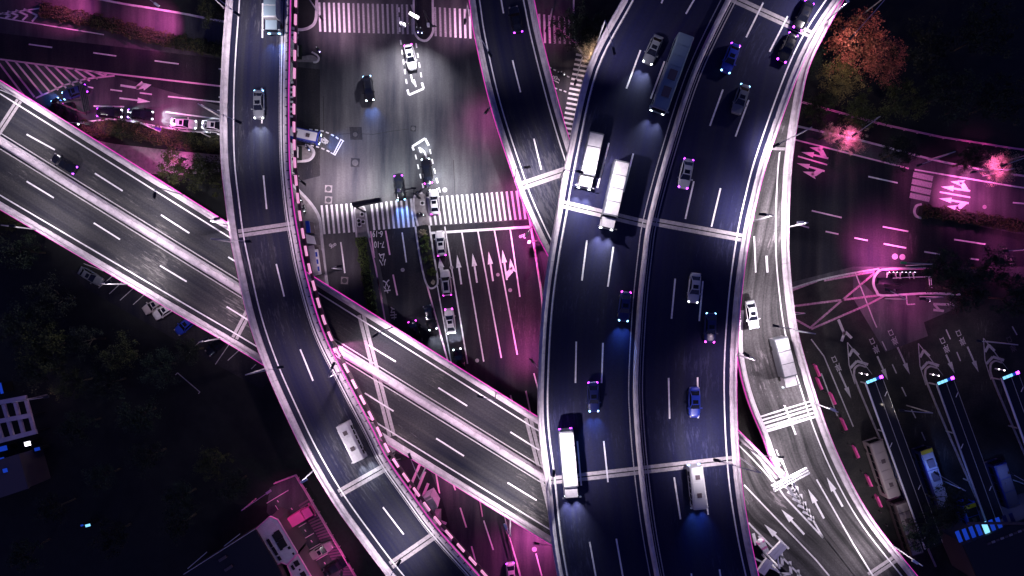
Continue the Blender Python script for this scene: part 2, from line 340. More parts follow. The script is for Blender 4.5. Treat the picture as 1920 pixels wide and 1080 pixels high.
for a, b in [((834, 425), (876.7, 682)), ((866, 436), (907, 678)), ((896, 433.5), (940, 671)), ((927, 432), (970, 665)), ((956.5, 429), (975, 556.5)),
             ((754, 436), (762, 492)), ((639, 454), (646.7, 512)), ((1010, 733), (1001, 700))]: D_(a, b)
for a, b in [((801, 536), (839.6, 676)), ((723, 432.6), (731, 478)), ((695, 433.5), (702, 483.5)), ((737, 515), (745, 554)), ((707.6, 521), (716, 561)), ((689, 436), (704, 500)),
             ((704, 500), (723, 604)), ((986, 733), (996, 780)), ((957, 741), (961, 755)), ((850, 908), (854, 919)), ((863, 952), (874.5, 989)), ((884, 1024), (894, 1061)), ((816, 880), (824, 925))]: D_(a, b, 'paint_pink', .28)
D_((820, 536), (846, 680), w=.2)
for a, b in [((907, 976), (925, 1031)), ((1005, 1038), (1016, 1080)), ((831, 951), (849, 1018))]: D_(a, b)
for t, q, br in [((857, 478), (865, 533), 0), ((886, 475), (894.5, 530), 0), ((916, 471.5), (924.5, 527), 0), ((942, 468.5), (950.5, 525), -1)]: arrow(road, t, q, 0, branch=br)
arrow(road, (824, 483), (829, 512), 0, w=.7, head=1.9, hw=1.2)
# repairs, cracks and tyre-darkened strips
for pts in [[(655, 238), (678, 238), (680, 262), (657, 262)]]: poly(road, 'repair_patch', pts, .003, 'asphalt_lane')
for ln in [[(635, 252), (660, 250), (700, 252), (735, 246), (766, 242)], [(606, 180), (607, 240), (604, 275)], [(850, 300), (853, 360), (856, 420)], [(930, 500), (945, 497), (960, 490)], [(160, 200), (190, 205), (220, 214)], [(1480, 410), (1510, 407), (1550, 412)]]: strokes(road, 'crack_seal', [ln], 0, 'gap', .09, .006)
# waiting boxes in the junction
def box_dashes(pts, seg=9, gap=9.5, w=.24):
    P = cr(pts, 6); path = to3(P, 0); L = arclen(path); n = normals(path); s = 0
    while s + seg * .1 < L[-1]:
        p, q = cut(path, n, L, s, s + seg * .1); mb = MB()
        for i in range(len(p) - 1): mb.face([p[i] - q[i] * w / 2 + Vector((0, 0, .012)), p[i] + q[i] * w / 2 + Vector((0, 0, .012)), p[i + 1] + q[i + 1] * w / 2 + Vector((0, 0, .012)), p[i + 1] - q[i + 1] * w / 2 + Vector((0, 0, .012))])
        mb.obj('guide_dash', M['paint'], road); s += (seg + gap) * .1
box_dashes([(751, 75), (757, 120), (763, 160)]); box_dashes([(748, 14), (749, 40), (750, 62)]); box_dashes([(780, 81), (786, 120), (792, 155)])
box_dashes([(779, 290), (787, 325), (795, 357)]); box_dashes([(806, 280), (816, 325), (826, 363)])
box_dashes([(580, 242.5), (606, 246), (628, 256), (642, 266)], 6, 4.5); box_dashes([(572, 271), (590, 274), (608, 280), (625, 288)], 6, 4.5)
box_dashes([(1021, 121), (1045, 134), (1072, 147)], 5, 4.5); box_dashes([(1040, 165), (1052, 169), (1064, 173)], 5, 4)
strokes(road, 'stop_bracket', [[(764, 168), (767, 178), (794.5, 166), (791, 155)]], 0, w=.4)
strokes(road, 'stop_bracket', [[(776, 282), (773, 275), (797, 259.5), (804, 273)]], 0, w=.4)
strokes(road, 'stop_bracket', [[(639, 262), (625.5, 288.5)], [(643, 264.5), (628.5, 290)], [(638, 261), (645, 265)], [(620, 286), (629, 291)]], 0, w=.18)
k1 = lambda l: [(570 + x / 18, 235 + y / 18) for x, y in l]; k2 = lambda l: [(1015 + x / 18, 115 + y / 18) for x, y in l]
strokes(road, 'painted_symbol', [k1([(440, 385), (830, 545), (670, 415)]), k1([(545, 440), (600, 470), (565, 585), (510, 560), (545, 440)]), k1([(640, 500), (710, 520), (690, 600), (620, 575), (640, 500)]), k1([(745, 520), (710, 640)]), k1([(745, 560), (815, 575)]), k1([(740, 600), (800, 605)]), k1([(430, 440), (440, 480), (520, 505)])], 0, w=.17)
strokes(road, 'painted_symbol', [k2([(590, 730), (290, 570), (370, 660)]), k2([(400, 490), (450, 520), (415, 580), (350, 550), (400, 490)]), k2([(480, 500), (540, 530), (500, 620), (440, 590), (480, 500)]), k2([(350, 430), (310, 560)]), k2([(260, 460), (320, 490)]), k2([(540, 590), (610, 620), (600, 665)])], 0, w=.17)
strokes(road, 'lane_arrow', [[(770.5, 140), (773, 152), (779, 160)], [(776, 149), (780, 163)]], 0, w=.3)
strokes(road, 'lane_arrow', [[(801, 298), (796, 285), (788, 278)], [(786, 276), (790, 286)]], 0, w=.3)
lettering(road, '6-19', (708, 438), 0, R(178), 1.75, .62, .95); lettering(road, '7-10', (711, 458), 0, R(180), 1.75, .62, .95)
for ch, c, m in (('公', (717, 484), 'paint'), ('交', (725, 535), 'paint'), ('专', (737, 585), 'paint_worn')): lettering(road, ch, c, 0, R(187), 1.75, .78, 1.55, m)
def bicycle(c, rot, s=1.0):
    def T(x, y): 
        co, si = math.cos(rot), math.sin(rot); return (c[0] + (x * co - y * si) * s, c[1] + (x * si + y * co) * s)
    L = [[T(cx + 2.4 * math.cos(a), 2 + 2.4 * math.sin(a)) for a in [i * math.pi / 5 for i in range(11)]] for cx in (-4.4, 4.4)]
    L += [[T(-4.4, 2), T(-1, -2.2), T(3, -2.2), T(0, 2), T(-4.4, 2)], [T(4.4, 2), T(2.6, -4), T(4.4, -4.2)]]
    strokes(road, 'bicycle_symbol', L, 0, w=.13)
bicycle((624, 461), 3.0, .95); bicycle((980, 442), .1, .9)
# west road
for a, b in [((54, 83), (98, 89)), ((175, 99), (218, 105)), ((290, 114), (335, 120)), ((410, 129), (450, 134)), ((162, 162), (175, 165)), ((207, 168), (229, 171)), ((262, 174), (285, 177)), ((315, 181), (417, 192)), ((176, 199), (233, 200)), ((311, 210), (417, 224)), ((377, 196), (417, 222)), ((410, 182), (418, 183)), ((407, 207), (417, 208))]: D_(a, b)
for a, b in [((0, 111), (190, 136)), ((190, 136), (417, 162)), ((67, 184), (120, 160)), ((120, 160), (160, 148)), ((160, 148), (215, 142))]: D_(a, b, 'paint_pink', .3)
strokes(road, 'lane_arrow', [[(226, 160), (258, 165)]], 0, w=.4); arrow(road, (284, 159), (256, 165), 0, w=.7, head=1.6, hw=1.5)
strokes(road, 'lane_arrow', [[(256, 165), (268, 155)]], 0, w=.7); arrow(road, (282, 191), (224, 184), 0, w=.3)
for i in range(12):   # pink hatching wedge
    x0 = -8 + 18.2 * i; y0 = 110 + 2.35 * i; x1 = min(x0 + 58 - i * 3.4, 200); y1 = y0 + max(5, 76 - i * 6.6)
    D_((x0, y0), (x1, y1), 'paint_pink', .36, 'hatch_stripe')
for i, (x, h) in enumerate([(8, 5), (22, 9), (40, 12), (58, 15)]):
    strokes(road, 'chevron_stripe', [[(x - h * .9, 28 - h * .75), (x + 12, 28 + 1), (x + 2, 30 + h * .7)]], 0, w=.35)
D_((0, 33), (195, 65), w=.2); D_((0, 26), (80, 15), w=.25)
# east road
for a, b in [((1487, 261), (1704, 316)), ((1715, 318), (1898, 349)), ((1898, 349), (1960, 358)), ((1496, 293), (1551, 309)), ((1628, 331), (1683, 343)), ((1522, 395), (1578, 408)), ((1493, 420), (1517, 427)), ((1548, 434), (1572, 439)), ((1602, 446), (1627, 451)), ((1655, 425), (1703, 434)), ((1657, 457), (1699, 465)), ((1789, 449), (1848, 458)), ((1733, 472), (1763, 477)), ((1820, 485), (1835, 487)), ((1880, 494), (1900, 496)), ((1899, 380), (1960, 385)), ((1762, 360), (1819, 370))]: D_(a, b, 'paint_pink' if a[0] < 1560 else 'paint', .27)
for tip, tail, br in [((1502, 285), (1553, 297), -1), ((1494, 306), (1546, 321), 1), ((1764, 350), (1819, 358), -1), ((1760, 372), (1816, 381), 1)]: arrow(road, tip, tail, 0, w=.35, branch=br, m='paint' if tip[0] > 1600 else 'paint_pink')
for i in range(4): D_((1712 - i * 2, 327 + 13 * i), (1749 - i * 2, 335 + 13 * i), 'paint_worn', 1.0, 'speed_hump_panel')
# plaza paint
def P_(a, b, m='paint_worn', w=.22, name='plaza_line'): return dash(plaza, a, b, 0, w, m, name, -.006)
for a, b in [((1483, 545), (1532, 527)), ((1545, 526), (1640, 509)), ((1488, 574), (1575, 563)), ((1575, 563), (1652, 553)), ((1490, 598), (1520, 615)), ((1520, 614), (1580, 562)), ((1580, 562), (1640, 512)), ((1521, 617), (1625, 572)), ((1625, 572), (1660, 554))]: P_(a, b, 'paint_pinkworn', .38, 'box_junction_line')
for a, b in [((1650, 555), (1720, 550)), ((1720, 550), (1800, 553)), ((1699, 548), (1701, 571)), ((1701, 571), (1716, 570)), ((1604, 512), (1637, 598)), ((1637, 598), (1644, 614)), ((1654, 640), (1662, 657)), ((1673, 683), (1681, 700)), ((1691, 726), (1699, 743)), ((1709, 768), (1717, 784)), ((1728, 810), (1735, 826)), ((1774, 618), (1782, 636)), ((1794, 660), (1801, 677)), ((1898, 612), (1907, 628)), ((1521, 636), (1545, 668)), ((1545, 668), (1600, 800)), ((1540, 700), (1570, 780))]: P_(a, b)
for tip, tail in [((1665, 713), (1645, 668)), ((1706, 702), (1683, 651)), ((1596, 747), (1574, 698)), ((1790, 700), (1774, 665)), ((1835, 698), (1814, 650))]: arrow(plaza, tip, tail, 0, w=.32, head=2.2, hw=.9, m='paint_worn', dz=-.006)
for c in [(1635, 639), (1670, 623), (1564, 673), (1767, 638), (1797, 624)]:
    lettering(plaza, '口', c, 0, R(204), 1.2, .85, 1.15, 'paint_worn', -.006); lettering(plaza, '岸', (c[0] + 7, c[1] + 15), 0, R(204), 1.25, .9, 1.35, 'paint_worn', -.006)
lettering(plaza, '口', (1892, 636), 0, R(204), 1.2, .85, 1.15, 'slate', -.006); lettering(plaza, '岸', (1899, 651), 0, R(204), 1.25, .9, 1.35, 'slate', -.006)
strokes(plaza, 'lane_arrow', [[(1572, 599), (1584, 628)], [(1584, 622), (1578, 640)], [(1585, 622), (1597, 634)]], 0, 'paint_worn', w=.5, dz=-.006)
strokes(plaza, 'lane_arrow', [[(1750, 570), (1780, 571)], [(1780, 568), (1790, 572)], [(1752, 571), (1762, 582)], [(1750, 581), (1770, 583)]], 0, 'paint_worn', w=.45, dz=-.006)

# ------------------------------------------------------------------ viaducts
def wallprof(w=1.15, h=.95): return [(-.12, -.55), (-.12, h * .62), (0, h * .62), (0, h), (.32, h), (.40, h * .45), (.62, .22), (w, .16), (w, .0), (.1, -.1)]
def viaduct(name, label, cat, L, Rr, zf, m_as, thick=1.7, left=1, right=1, wall='parapet', lines=(1.5, 1.6), ww=1.15, inset=2.0, fringe=(1, 1), rng=((0, 1), (0, 1)), n=8, m2=None):
    root = empty(name, (0, 0, 0), label, cat)
    lp = to3(cr(L, n), zf); rp = to3(cr(Rr, n), zf); mb = MB(); La = arclen([(a + b) / 2 for a, b in zip(lp, rp)])
    for i in range(len(lp) - 1):
        a, b, c, d = lp[i], rp[i], rp[i + 1], lp[i + 1]; w0 = (b - a).length; w1 = (c - d).length
        mb.face([a, b, c, d][::-1], uv=[(0, La[i]), (w0, La[i]), (w1, La[i + 1]), (0, La[i + 1])][::-1], mi=1 if m2 and i >= m2[1] * len(lp) else 0)
    mb.obj('road_surface', [M[m_as]] + ([M[m2[0]]] if m2 else []), root)
    mb = MB(); dn = Vector((0, 0, -thick)); dn2 = Vector((0, 0, -.45)); e = Vector((0, 0, -.02))
    for i in range(len(lp) - 1):
        def ring(k):
            a, b = lp[k], rp[k]; u = (b - a).normalized()
            return [a + e, a + dn2, a + u * inset + dn2 * 1.2, a + u * (inset + .3) + dn, b - u * (inset + .3) + dn, b - u * inset + dn2 * 1.2, b + dn2, b + e]
        r0, r1 = ring(i), ring(i + 1)
        for j in range(7): mb.face([r0[j], r0[j + 1], r1[j + 1], r1[j]])
        mb.face([r0[7], r0[0], r1[0], r1[7]])
    mb.obj('girder', M['soffit'], root)
    def part(path, r): k = len(path) - 1; return path[int(r[0] * k):int(r[1] * k) + 1]
    # which side of the path is inward
    sl = 1 if normals(lp)[0].dot(rp[0] - lp[0]) > 0 else -1
    lq, rq = part(lp, rng[0]), part(rp, rng[1])
    if left:
        segments(root, 'parapet', lq, wallprof(ww), sl, M[wall])
        if fringe[0]: segments(root, 'fringe_strip', lq, [(-.25, .28), (-.25, .40), (-.13, .40), (-.13, .28)], sl, M['fringe_pink'], 30)  # added glow imitating the colour fringe along the deck edge
        ribbon(root, 'edge_line', lq, lines[0], lines[0] + .22, .014, M['paint'], sl)
    if right:
        segments(root, 'parapet', rq, wallprof(ww), -sl, M[wall])
        if fringe[1]: segments(root, 'fringe_strip', rq, [(-.25, .28), (-.25, .40), (-.13, .40), (-.13, .28)], -sl, M['fringe_pink'], 30)
        ribbon(root, 'edge_line', rq, lines[1], lines[1] + .22, .014, M['paint'], -sl)
    return root, lp, rp
def joint(root, p, q, zf, w=.62):
    z = zf if callable(zf) else (lambda y: zf); a = W(p[0], p[1], z(p[1])); b = W(q[0], q[1], z(q[1])); d = (b - a).normalized(); n = Vector((-d.y, d.x, 0)); up = Vector((0, 0, .006))
    for s in (-1, 1):
        c = n * s * (w / 2 + .09); mb = MB(); quadline(mb, a + c + up, b + c + up, w); mb.obj('expansion_joint', M['joint'], root)
    mb = MB(); quadline(mb, a + up * 1.5, b + up * 1.5, .12); mb.obj('joint_gap', M['gap'], root)
def piers(root, pts, ztop, w=1.8, l=3.0, rz=0):
    for x, y in pts:
        p = W(x, y, ztop); mb = MB(); mb.box((p.x, p.y, ztop / 2), (w, l, ztop), rz); mb.box((p.x, p.y, ztop - .5), (w * 1.3, l * 1.9, 1.0), rz); mb.obj('pier', M['concrete'], root)

ZA, ZB, ZC, ZD = 14.0, 8.0, 8.0, 19.0
# B: diagonal dual carriageway, straight; passes under the others
Bt = lambda x: 152 + .626 * x; Bm = lambda x: 264 + .6165 * x
bl = [(0, 389), (480, 672), (703, 815), (1034, 1018)]
xs = [-260, -120, 0, 160, 320, 480, 640, 800, 960, 1120, 1280, 1400]
def Bb(x):
    if x < 480: return 389 + .5896 * x
    if x < 703: return 672 + .641 * (x - 480)
    return 815 + .6133 * (x - 703)
Btop = [(x, Bt(x)) for x in xs]; Bbot = [(x, Bb(x)) for x in xs]
B, Blp, Brp = viaduct('diagonal_viaduct', 'straight grey dual carriageway viaduct running diagonally under the curved ramp', 'viaduct', Btop, Bbot, ZB, 'asphalt_old', lines=(1.75, 1.75), ww=.95, n=4, rng=((0, 1), (0, 1)))
mp_ = to3([(x, Bm(x)) for x in xs], ZB)
segments(B, 'median_base', mp_, [(-.75, 0), (-.75, .16), (.75, .16), (.75, 0)], 1, M['parapet_dim'], 15)
segments(B, 'median_cover_panel', mp_, [(-.42, .16), (-.42, .62), (-.3, .68), (.3, .68), (.42, .62), (.42, .16)], 1, M['parapet'], 1.75, .05)
ribbon(B, 'edge_line', mp_, 1.1, 1.28, .014, M['paint_worn'], 1); ribbon(B, 'edge_line', mp_, 1.1, 1.28, .014, M['paint_worn'], -1)
for a, b in [((50, 252), (103, 281)), ((178, 325), (230, 358)), ((302, 403), (355, 437)), ((428, 482), (470, 508)), ((50, 340), (101, 371)), ((176, 418), (225, 449)), ((300, 498), (350, 528)), ((425, 575), (475, 606)), ((-70, 180), (-20, 210)), ((-70, 265), (-20, 297)),
             ((691, 647), (742, 678)), ((822, 727), (876, 761)), ((957, 810), (1011, 844)), ((684, 737), (738, 771)), ((818, 822), (870, 855)), ((952, 905), (1006, 938)), ((1090, 892), (1142, 924)), ((1086, 990), (1140, 1023))]: dash(B, a, b, ZB)
joint(B, (36, 188), (-12, 262), ZB, .5); joint(B, (470, 577), (440, 634), ZB, .55); joint(B, (677, 590), (735, 818), ZB, .6); joint(B, (990, 783), (1035, 960), ZB, .6)
piers(B, [(-40, 260), (450, 560), (710, 700), (1030, 900)], ZB - 1.7, 2, 5, R(-32))
# C (north) which runs on under the main deck and comes out at the south-east
CL = [(850, -160), (866, -80), (881.5, 0), (892.6, 72), (922, 200), (965, 333), (989, 396), (1030, 480), (1090, 570), (1170, 670), (1270, 780), (1340, 880), (1385, 990), (1440, 1040), (1510, 1106), (1600, 1200)]
CR = [(965, -160), (981, -80), (999, 0), (1014, 72), (1047, 200), (1078, 300), (1110, 380), (1150, 450), (1210, 540), (1280, 660), (1335, 760), (1382, 807), (1452, 880), (1508, 960), (1570, 1040), (1680, 1180)]
C, Clp, Crp = viaduct('north_ramp', 'narrow ramp from the top centre that dives under the wide main viaduct', 'ramp', CL, CR, ZC, 'asphalt_ramp', lines=(1.5, 1.5), ww=.9, n=6, rng=((0, .80), (0, .82)), fringe=(1, 1), m2=('asphalt_pale', .6))
for a, b in [((938, -10), (944, 25)), ((961, 113), (976, 173)), ((1001, 260), (1015, 318)), ((1050, 410), (1068, 450)), ((1395, 909), (1530, 1050)), ((1530, 1050), (1555, 1080))]: dash(C, a, b, ZC)
joint(C, (980, 348), (1086, 312), ZC, .7)
piers(C, [(935, 60), (1030, 330), (1400, 900)], ZC - 1.7, 1.6, 3, R(15))
# A: curving ramp, top layer on the left
AL = [(432, -160), (430, -80), (428, 0), (421, 100), (417, 200), (418.5, 300), (427, 380), (435, 440), (447, 500), (470, 600), (501, 690), (543, 785), (580, 860), (628, 941), (680, 1014), (732, 1082), (800, 1160)]
AR = [(544, -160), (543, -80), (542, 0), (540, 100), (538.5, 200), (540, 300), (547, 380), (556, 440), (574, 520), (604, 620), (648, 710), (696.5, 803), (725, 860), (768, 922), (818, 990), (893, 1075), (960, 1150)]
AR = [(x + (2 if y < 500 else 0), y) for x, y in AR]
A, Alp, Arp = viaduct('curved_ramp', 'narrow curved ramp crossing over the diagonal viaduct', 'ramp', AL, AR, ZA, 'asphalt_ramp', lines=(1.75, 1.1), ww=.85, n=6)
ribbon(A, 'edge_line', Arp, 1.45, 1.55, .014, M['paint_worn'], -1 if normals(Arp)[0].dot(Alp[0] - Arp[0]) < 0 else 1)
for a, b in [((492.6, 6), (492, 71)), ((491, 165), (491, 231)), ((494, 329), (500, 392)), ((518, 495), (533, 556)), ((563, 655), (587, 714)), ((634, 808), (663, 865)), ((718, 951), (757, 1002))]: dash(A, a, b, ZA)
joint(A, (447, 438), (556, 422), ZA, .6); joint(A, (636, 925), (726, 874), ZA, .6); joint(A, (733, 1060), (818, 1001), ZA, .6)
# glowing panels hung on the outer side of the curved ramp
nr = normals(Arp); La = arclen(Arp); sg = 1 if nr[0].dot(Alp[0] - Arp[0]) < 0 else -1; s = 1.0
while s < La[-1] - 3:
    p, q = cut(Arp, nr, La, s, s + 1.7); mb = MB(); sweep(mb, p, q, [(.36, -1.5), (.36, -1.0), (.6, -1.0), (.72, -1.3), (.6, -1.5)], sg); mb.obj('light_panel', M['panel_pink'], A); s += 3.0
mb = MB(); sweep(mb, Arp, nr, [(.3, -1.7), (.3, -1.5), (.8, -1.5), (.8, -1.7)], sg); mb.obj('service_ledge', M['slate'], A)
s = .5
while s < La[-1] - 1:
    p, q = cut(Arp, nr, La, s, s + .16); mb = MB(); sweep(mb, p, q, [(-.2, .95), (-.2, 1.02), (.2, 1.02), (.2, .95)], sg); mb.obj('rail_clip', M['metal_dark'], A); s += 1.5
piers(A, [(490, 90), (490, 285), (560, 560), (690, 830), (800, 1020)], ZA - 1.7, 2.2, 3.4)
# E: right-hand ramp that peels off the main deck and joins ramp C
def ZE(y): return ZD - .6 if y < 60 else (ZC if y > 880 else ZC + (ZD - .6 - ZC) * (0.5 + 0.5 * math.cos(math.pi * (y - 60) / 820)))
EL = [(1590, -160), (1560, -80), (1530, 0), (1505, 60), (1475, 140), (1448, 230), (1428, 300), (1412, 370), (1398, 450), (1386, 550), (1381, 640), (1389, 700), (1405, 757), (1429, 815), (1454, 878), (1510, 960), (1572, 1040), (1682, 1180)]
ER = [(1650, -160), (1615, -80), (1578, 0), (1545, 60), (1512, 130), (1494, 215), (1483, 290), (1478, 350), (1475.5, 420), (1476, 480), (1482, 550), (1492, 620), (1512, 695), (1545, 797), (1580, 880), (1624, 960), (1680, 1035), (1800, 1180)]
E, Elp, Erp = viaduct('east_ramp', 'pale ramp peeling off the right side of the wide main viaduct', 'ramp', EL, ER, ZE, 'asphalt_pale', lines=(1.35, 1.75), ww=1.0, n=6, rng=((.55, .83), (0, 1)))
EE = lambda a, b, m='paint', w=.25, n='lane_dash': dash(E, a, b, ZE, w, m, n)
for a, b in [((1414, 443), (1417, 511)), ((1427, 598), (1441, 664)), ((1463, 740), (1466, 752)), ((1531, 899), (1600, 1020)), ((1600, 1020), (1637, 1080)), ((1637, 1080), (1700, 1180))]: EE(a, b)
for tip, tail in [((1435, 449), (1439, 511)), ((1550, 895), (1580, 950)), ((1515, 917), (1545, 972))]:
    arrow(E, tip, tail, ZE((tip[1] + tail[1]) / 2), w=.36, head=2.6, hw=1.05)
for tip, tail in [((1465, 955), (1508, 1002)), ((1433, 983), (1479, 1029))]: arrow(C, tip, tail, ZC, w=.36, head=2.6, hw=1.05)
for i in range(5): EE((1424 + i * 2.2, 781 + i * 7), (1518 + i * 2.6, 752 + i * 7.0), 'paint', .42 if i < 3 else .62, 'rumble_bar')
EE((1469, 755), (1492, 815), 'paint', .3); joint(E, (1443, 274), (1486, 276), ZE, .5)
joint(E, (1630, 1080), (1690, 1040), ZE, .6)
# gore chevrons between ramp C and ramp E
for a, b in [((1448, 815), (1478, 893)), ((1478, 893), (1543, 1008)), ((1406, 833), (1470, 930)), ((1470, 930), (1543, 1008))]: dash(C, a, b, ZC, .3, 'paint', 'gore_line', .03)
for i in range(6):
    t = i / 6; ax = 1484 + 44 * t; ay = 905 + 78 * t; u = 1 - t * .75
    strokes(C, 'chevron_stripe', [[(ax - 17 * u, ay + 4 * u), (ax + 4, ay + 16 * u), (ax + 3, ay - 6 * u)]], ZC, w=.55 * (.5 + .5 * u), dz=.03)
for a, b in [((1403, 980), (1444, 1022)), ((1444, 1022), (1503, 1082)), ((1403, 1040), (1440, 1060)), ((1440, 1060), (1475, 1082))]: dash(C, a, b, ZC, .3, 'paint', 'gore_line', .03)
for cx, cy in [(1462, 1048), (1478, 1064), (1493, 1080)]: strokes(C, 'chevron_stripe', [[(cx - 16, cy + 12), (cx + 5, cy + 12), (cx + 3, cy - 12)]], ZC, w=.5, dz=.03)
for a, b in [((1412, 1000), (1418, 1022)), ((1424, 1004), (1432, 1028)), ((1463, 848), (1456, 872)), ((1455, 830), (1450, 850))]: dash(C, a, b, ZC, .55, 'paint', 'chevron_stripe', .03)
piers(E, [(1440, 760), (1560, 930)], ZC - 1.7, 1.6, 3)
# D: wide main viaduct, highest
DL = [(1255, -160), (1210, -80), (1167, 0), (1103, 125), (1064, 290), (1044, 400), (1030, 480), (1018, 570), (1011, 680), (1010, 790), (1023, 902), (1033, 1000), (1046, 1080), (1066, 1180)]
DR = [(1700, -160), (1640, -80), (1573, 0), (1506, 110), (1441, 285), (1415, 380), (1399, 460), (1386, 560), (1378, 680), (1379, 790), (1386, 895), (1400, 990), (1419, 1080), (1446, 1180)]
Dd, Dlp, Drp = viaduct('main_viaduct', 'wide dark six lane viaduct sweeping from top right to bottom', 'viaduct', DL, DR, ZD, 'asphalt_main', thick=2.0, lines=(1.35, 1.55), ww=.85, n=6, fringe=(0, 1))
ribbon(Dd, 'edge_line', Dlp, 1.0 + .62, 1.0 + .66, .014, M['paint_worn'], 1 if normals(Dlp)[0].dot(Drp[0] - Dlp[0]) > 0 else -1)
DM = [(1458, -160), (1410, -80), (1366, 0), (1300, 140), (1250, 295), (1219, 413), (1209, 480), (1199, 577), (1192, 707), (1194, 790), (1203, 891), (1216, 990), (1232, 1080), (1252, 1180)]
dm = to3(cr(DM, 6), ZD)
segments(Dd, 'median_barrier', dm, [(-.42, 0), (-.36, .3), (-.17, .8), (.17, .8), (.36, .3), (.42, 0)], 1, M['parapet_dim'], 12)
for s_ in (-1, 1): ribbon(Dd, 'edge_line', dm, 1.0, 1.16, .014, M['paint_worn'], s_)
ribbon(Dd, 'edge_line', dm, .62, .7, .014, M['paint_worn'], 1)
dd = [((1255, -30), (1240, 6)), ((1330, -50), (1286, 26)), ((1201, 94), (1174.5, 166)), ((1246, 115), (1220, 185)), ((1141.7, 268), (1120, 352)), ((1187.5, 288), (1169, 360)), ((1100.5, 450.5), (1091, 526)), ((1150, 463), (1139.7, 537.5)),
      ((1080.5, 640.5), (1079, 718)), ((1130.5, 643), (1128, 718)), ((1082.5, 827), (1090, 910.5)), ((1132, 827), (1140, 904)), ((1105.5, 1016), (1118, 1085)), ((1155.5, 1010), (1168.6, 1085)),
      ((1431, 5), (1399, 70)), ((1477, 30.5), (1443, 97)), ((1355.5, 168), (1331, 236)), ((1404, 187.5), (1379, 256)), ((1301, 340), (1285, 410.5)), ((1351, 353), (1334, 425)), ((1266, 522.5), (1259, 597.5)), ((1318, 527), (1311, 602)),
      ((1253.6, 708.6), (1255.5, 785)), ((1308, 707.5), (1309, 784)), ((1264, 895), (1276, 973.6)), ((1318, 889), (1328, 965)), ((1349, 1067.5), (1354, 1100)), ((1296, 1075), (1302, 1110))]
for a, b in dd: dash(Dd, a, b, ZD)
for a, b in [((1048, 381), (1212, 420)), ((1222, 415), (1392, 446)), ((1024, 902), (1200, 882)), ((1206, 881), (1384, 861)), ((1372, -4), (1528, 68))]: joint(Dd, a, b, ZD, .55)
piers(Dd, [(1120, 400), (1300, 430), (1090, 700), (1300, 700), (1110, 890), (1300, 870), (1420, 60)], ZD - 2, 2.4, 3.0)
DD_thing = Dd

# ------------------------------------------------------------------ medians, hedges, trees
def leaf_mesh(name, n, fn, size, m):
    v, f = [], []
    for _ in range(n):
        c = Vector(fn()); s = size * random.uniform(.6, 1.3)
        a = Vector((random.gauss(0, 1), random.gauss(0, 1), random.gauss(0, .55))).normalized() * s
        b = a.orthogonal(); b.rotate(Matrix.Rotation(random.uniform(0, 6.28), 3, a)); b = b.normalized() * s * .55
        i = len(v); v += [c - a, c + b, c + a, c - b]; f.append((i, i + 1, i + 2, i + 3))
    me = bpy.data.meshes.new(name); me.from_pydata(v, [], f); me.materials.append(m); return me
def crown_fn(R_, k, squash=.7, spread=.42, seed=0, rs=1.0):
    rr = random.Random(seed); cl = []
    for i in range(k):
        d = Vector((rr.gauss(0, 1), rr.gauss(0, 1), rr.gauss(0.3, .8))).normalized() * R_ * rr.uniform(.45, 1.0) * (1 + .25 * math.sin(3 * i))
        cl.append((Vector((d.x, d.y, d.z * squash)), rr.uniform(.10, .28) * R_ * rs))
    def fn():
        c, r = random.choice(cl); d = Vector((random.gauss(0, .62), random.gauss(0, .62), random.gauss(0, .5))) * r; return c + d
    return fn
CROWN = {}
def crown(kind, var):
    key = (kind, var)
    if key not in CROWN:
        m = {'d': 'leaf_dark', 'g': 'leaf', 'r': 'leaf_red', 'p': 'leaf_pale', 'y': 'leaf_olive'}[kind]
        CROWN[key] = leaf_mesh('crown', 5200 if kind in 'rpy' else 3400, crown_fn(3.6, 80 if kind in 'rpy' else 46, seed=var * 17 + 3, rs=1.0), .125 if kind in 'rpy' else .17, M[m])
    return CROWN[key]
TR = {}
def trunk_mesh(var, h):
    if (var, h) not in TR:
        rr = random.Random(var); mb = MB(); mb.tube((0, 0, 0), (.1, 0, h * .6), .22, .15)
        for i in range(5):
            a = i * 1.26 + rr.random(); mb.tube((.1, 0, h * (.45 + .05 * i)), (1.9 * math.cos(a), 1.9 * math.sin(a), h + .6), .09, .03, 6)
        TR[(var, h)] = mb.mesh('trunk', M['bark'])
    return TR[(var, h)]
def tree(px, py, r, kind='d', h=6.0, label='', group=None, z=0.0, name='broadleaf_tree'):
    zc = h + 1; p = W(px, py, zc); p = Vector((p.x, p.y, z)); var = random.randrange(4)
    t = empty(name, p, label, 'tree', group, rz=random.uniform(0, 6.28)); s = r / 3.6
    link('trunk', trunk_mesh(var, 5.0), t).scale = (1, 1, h / 5.0)
    c = link('crown', crown(kind, var), t, loc=(0, 0, h)); c.scale = (s, s, s * random.uniform(.8, 1.1)); return t
PARK = 'nearly black broad leaved tree in the unlit park left of the curved ramp'
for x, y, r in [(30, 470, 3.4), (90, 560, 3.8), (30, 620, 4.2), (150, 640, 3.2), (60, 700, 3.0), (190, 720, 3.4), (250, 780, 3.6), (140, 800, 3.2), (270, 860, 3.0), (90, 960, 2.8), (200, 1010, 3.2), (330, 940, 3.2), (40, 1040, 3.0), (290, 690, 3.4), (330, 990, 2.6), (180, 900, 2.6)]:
    tree(x, y, r, 'd', label=PARK, group='dark park trees left of the curved ramp')
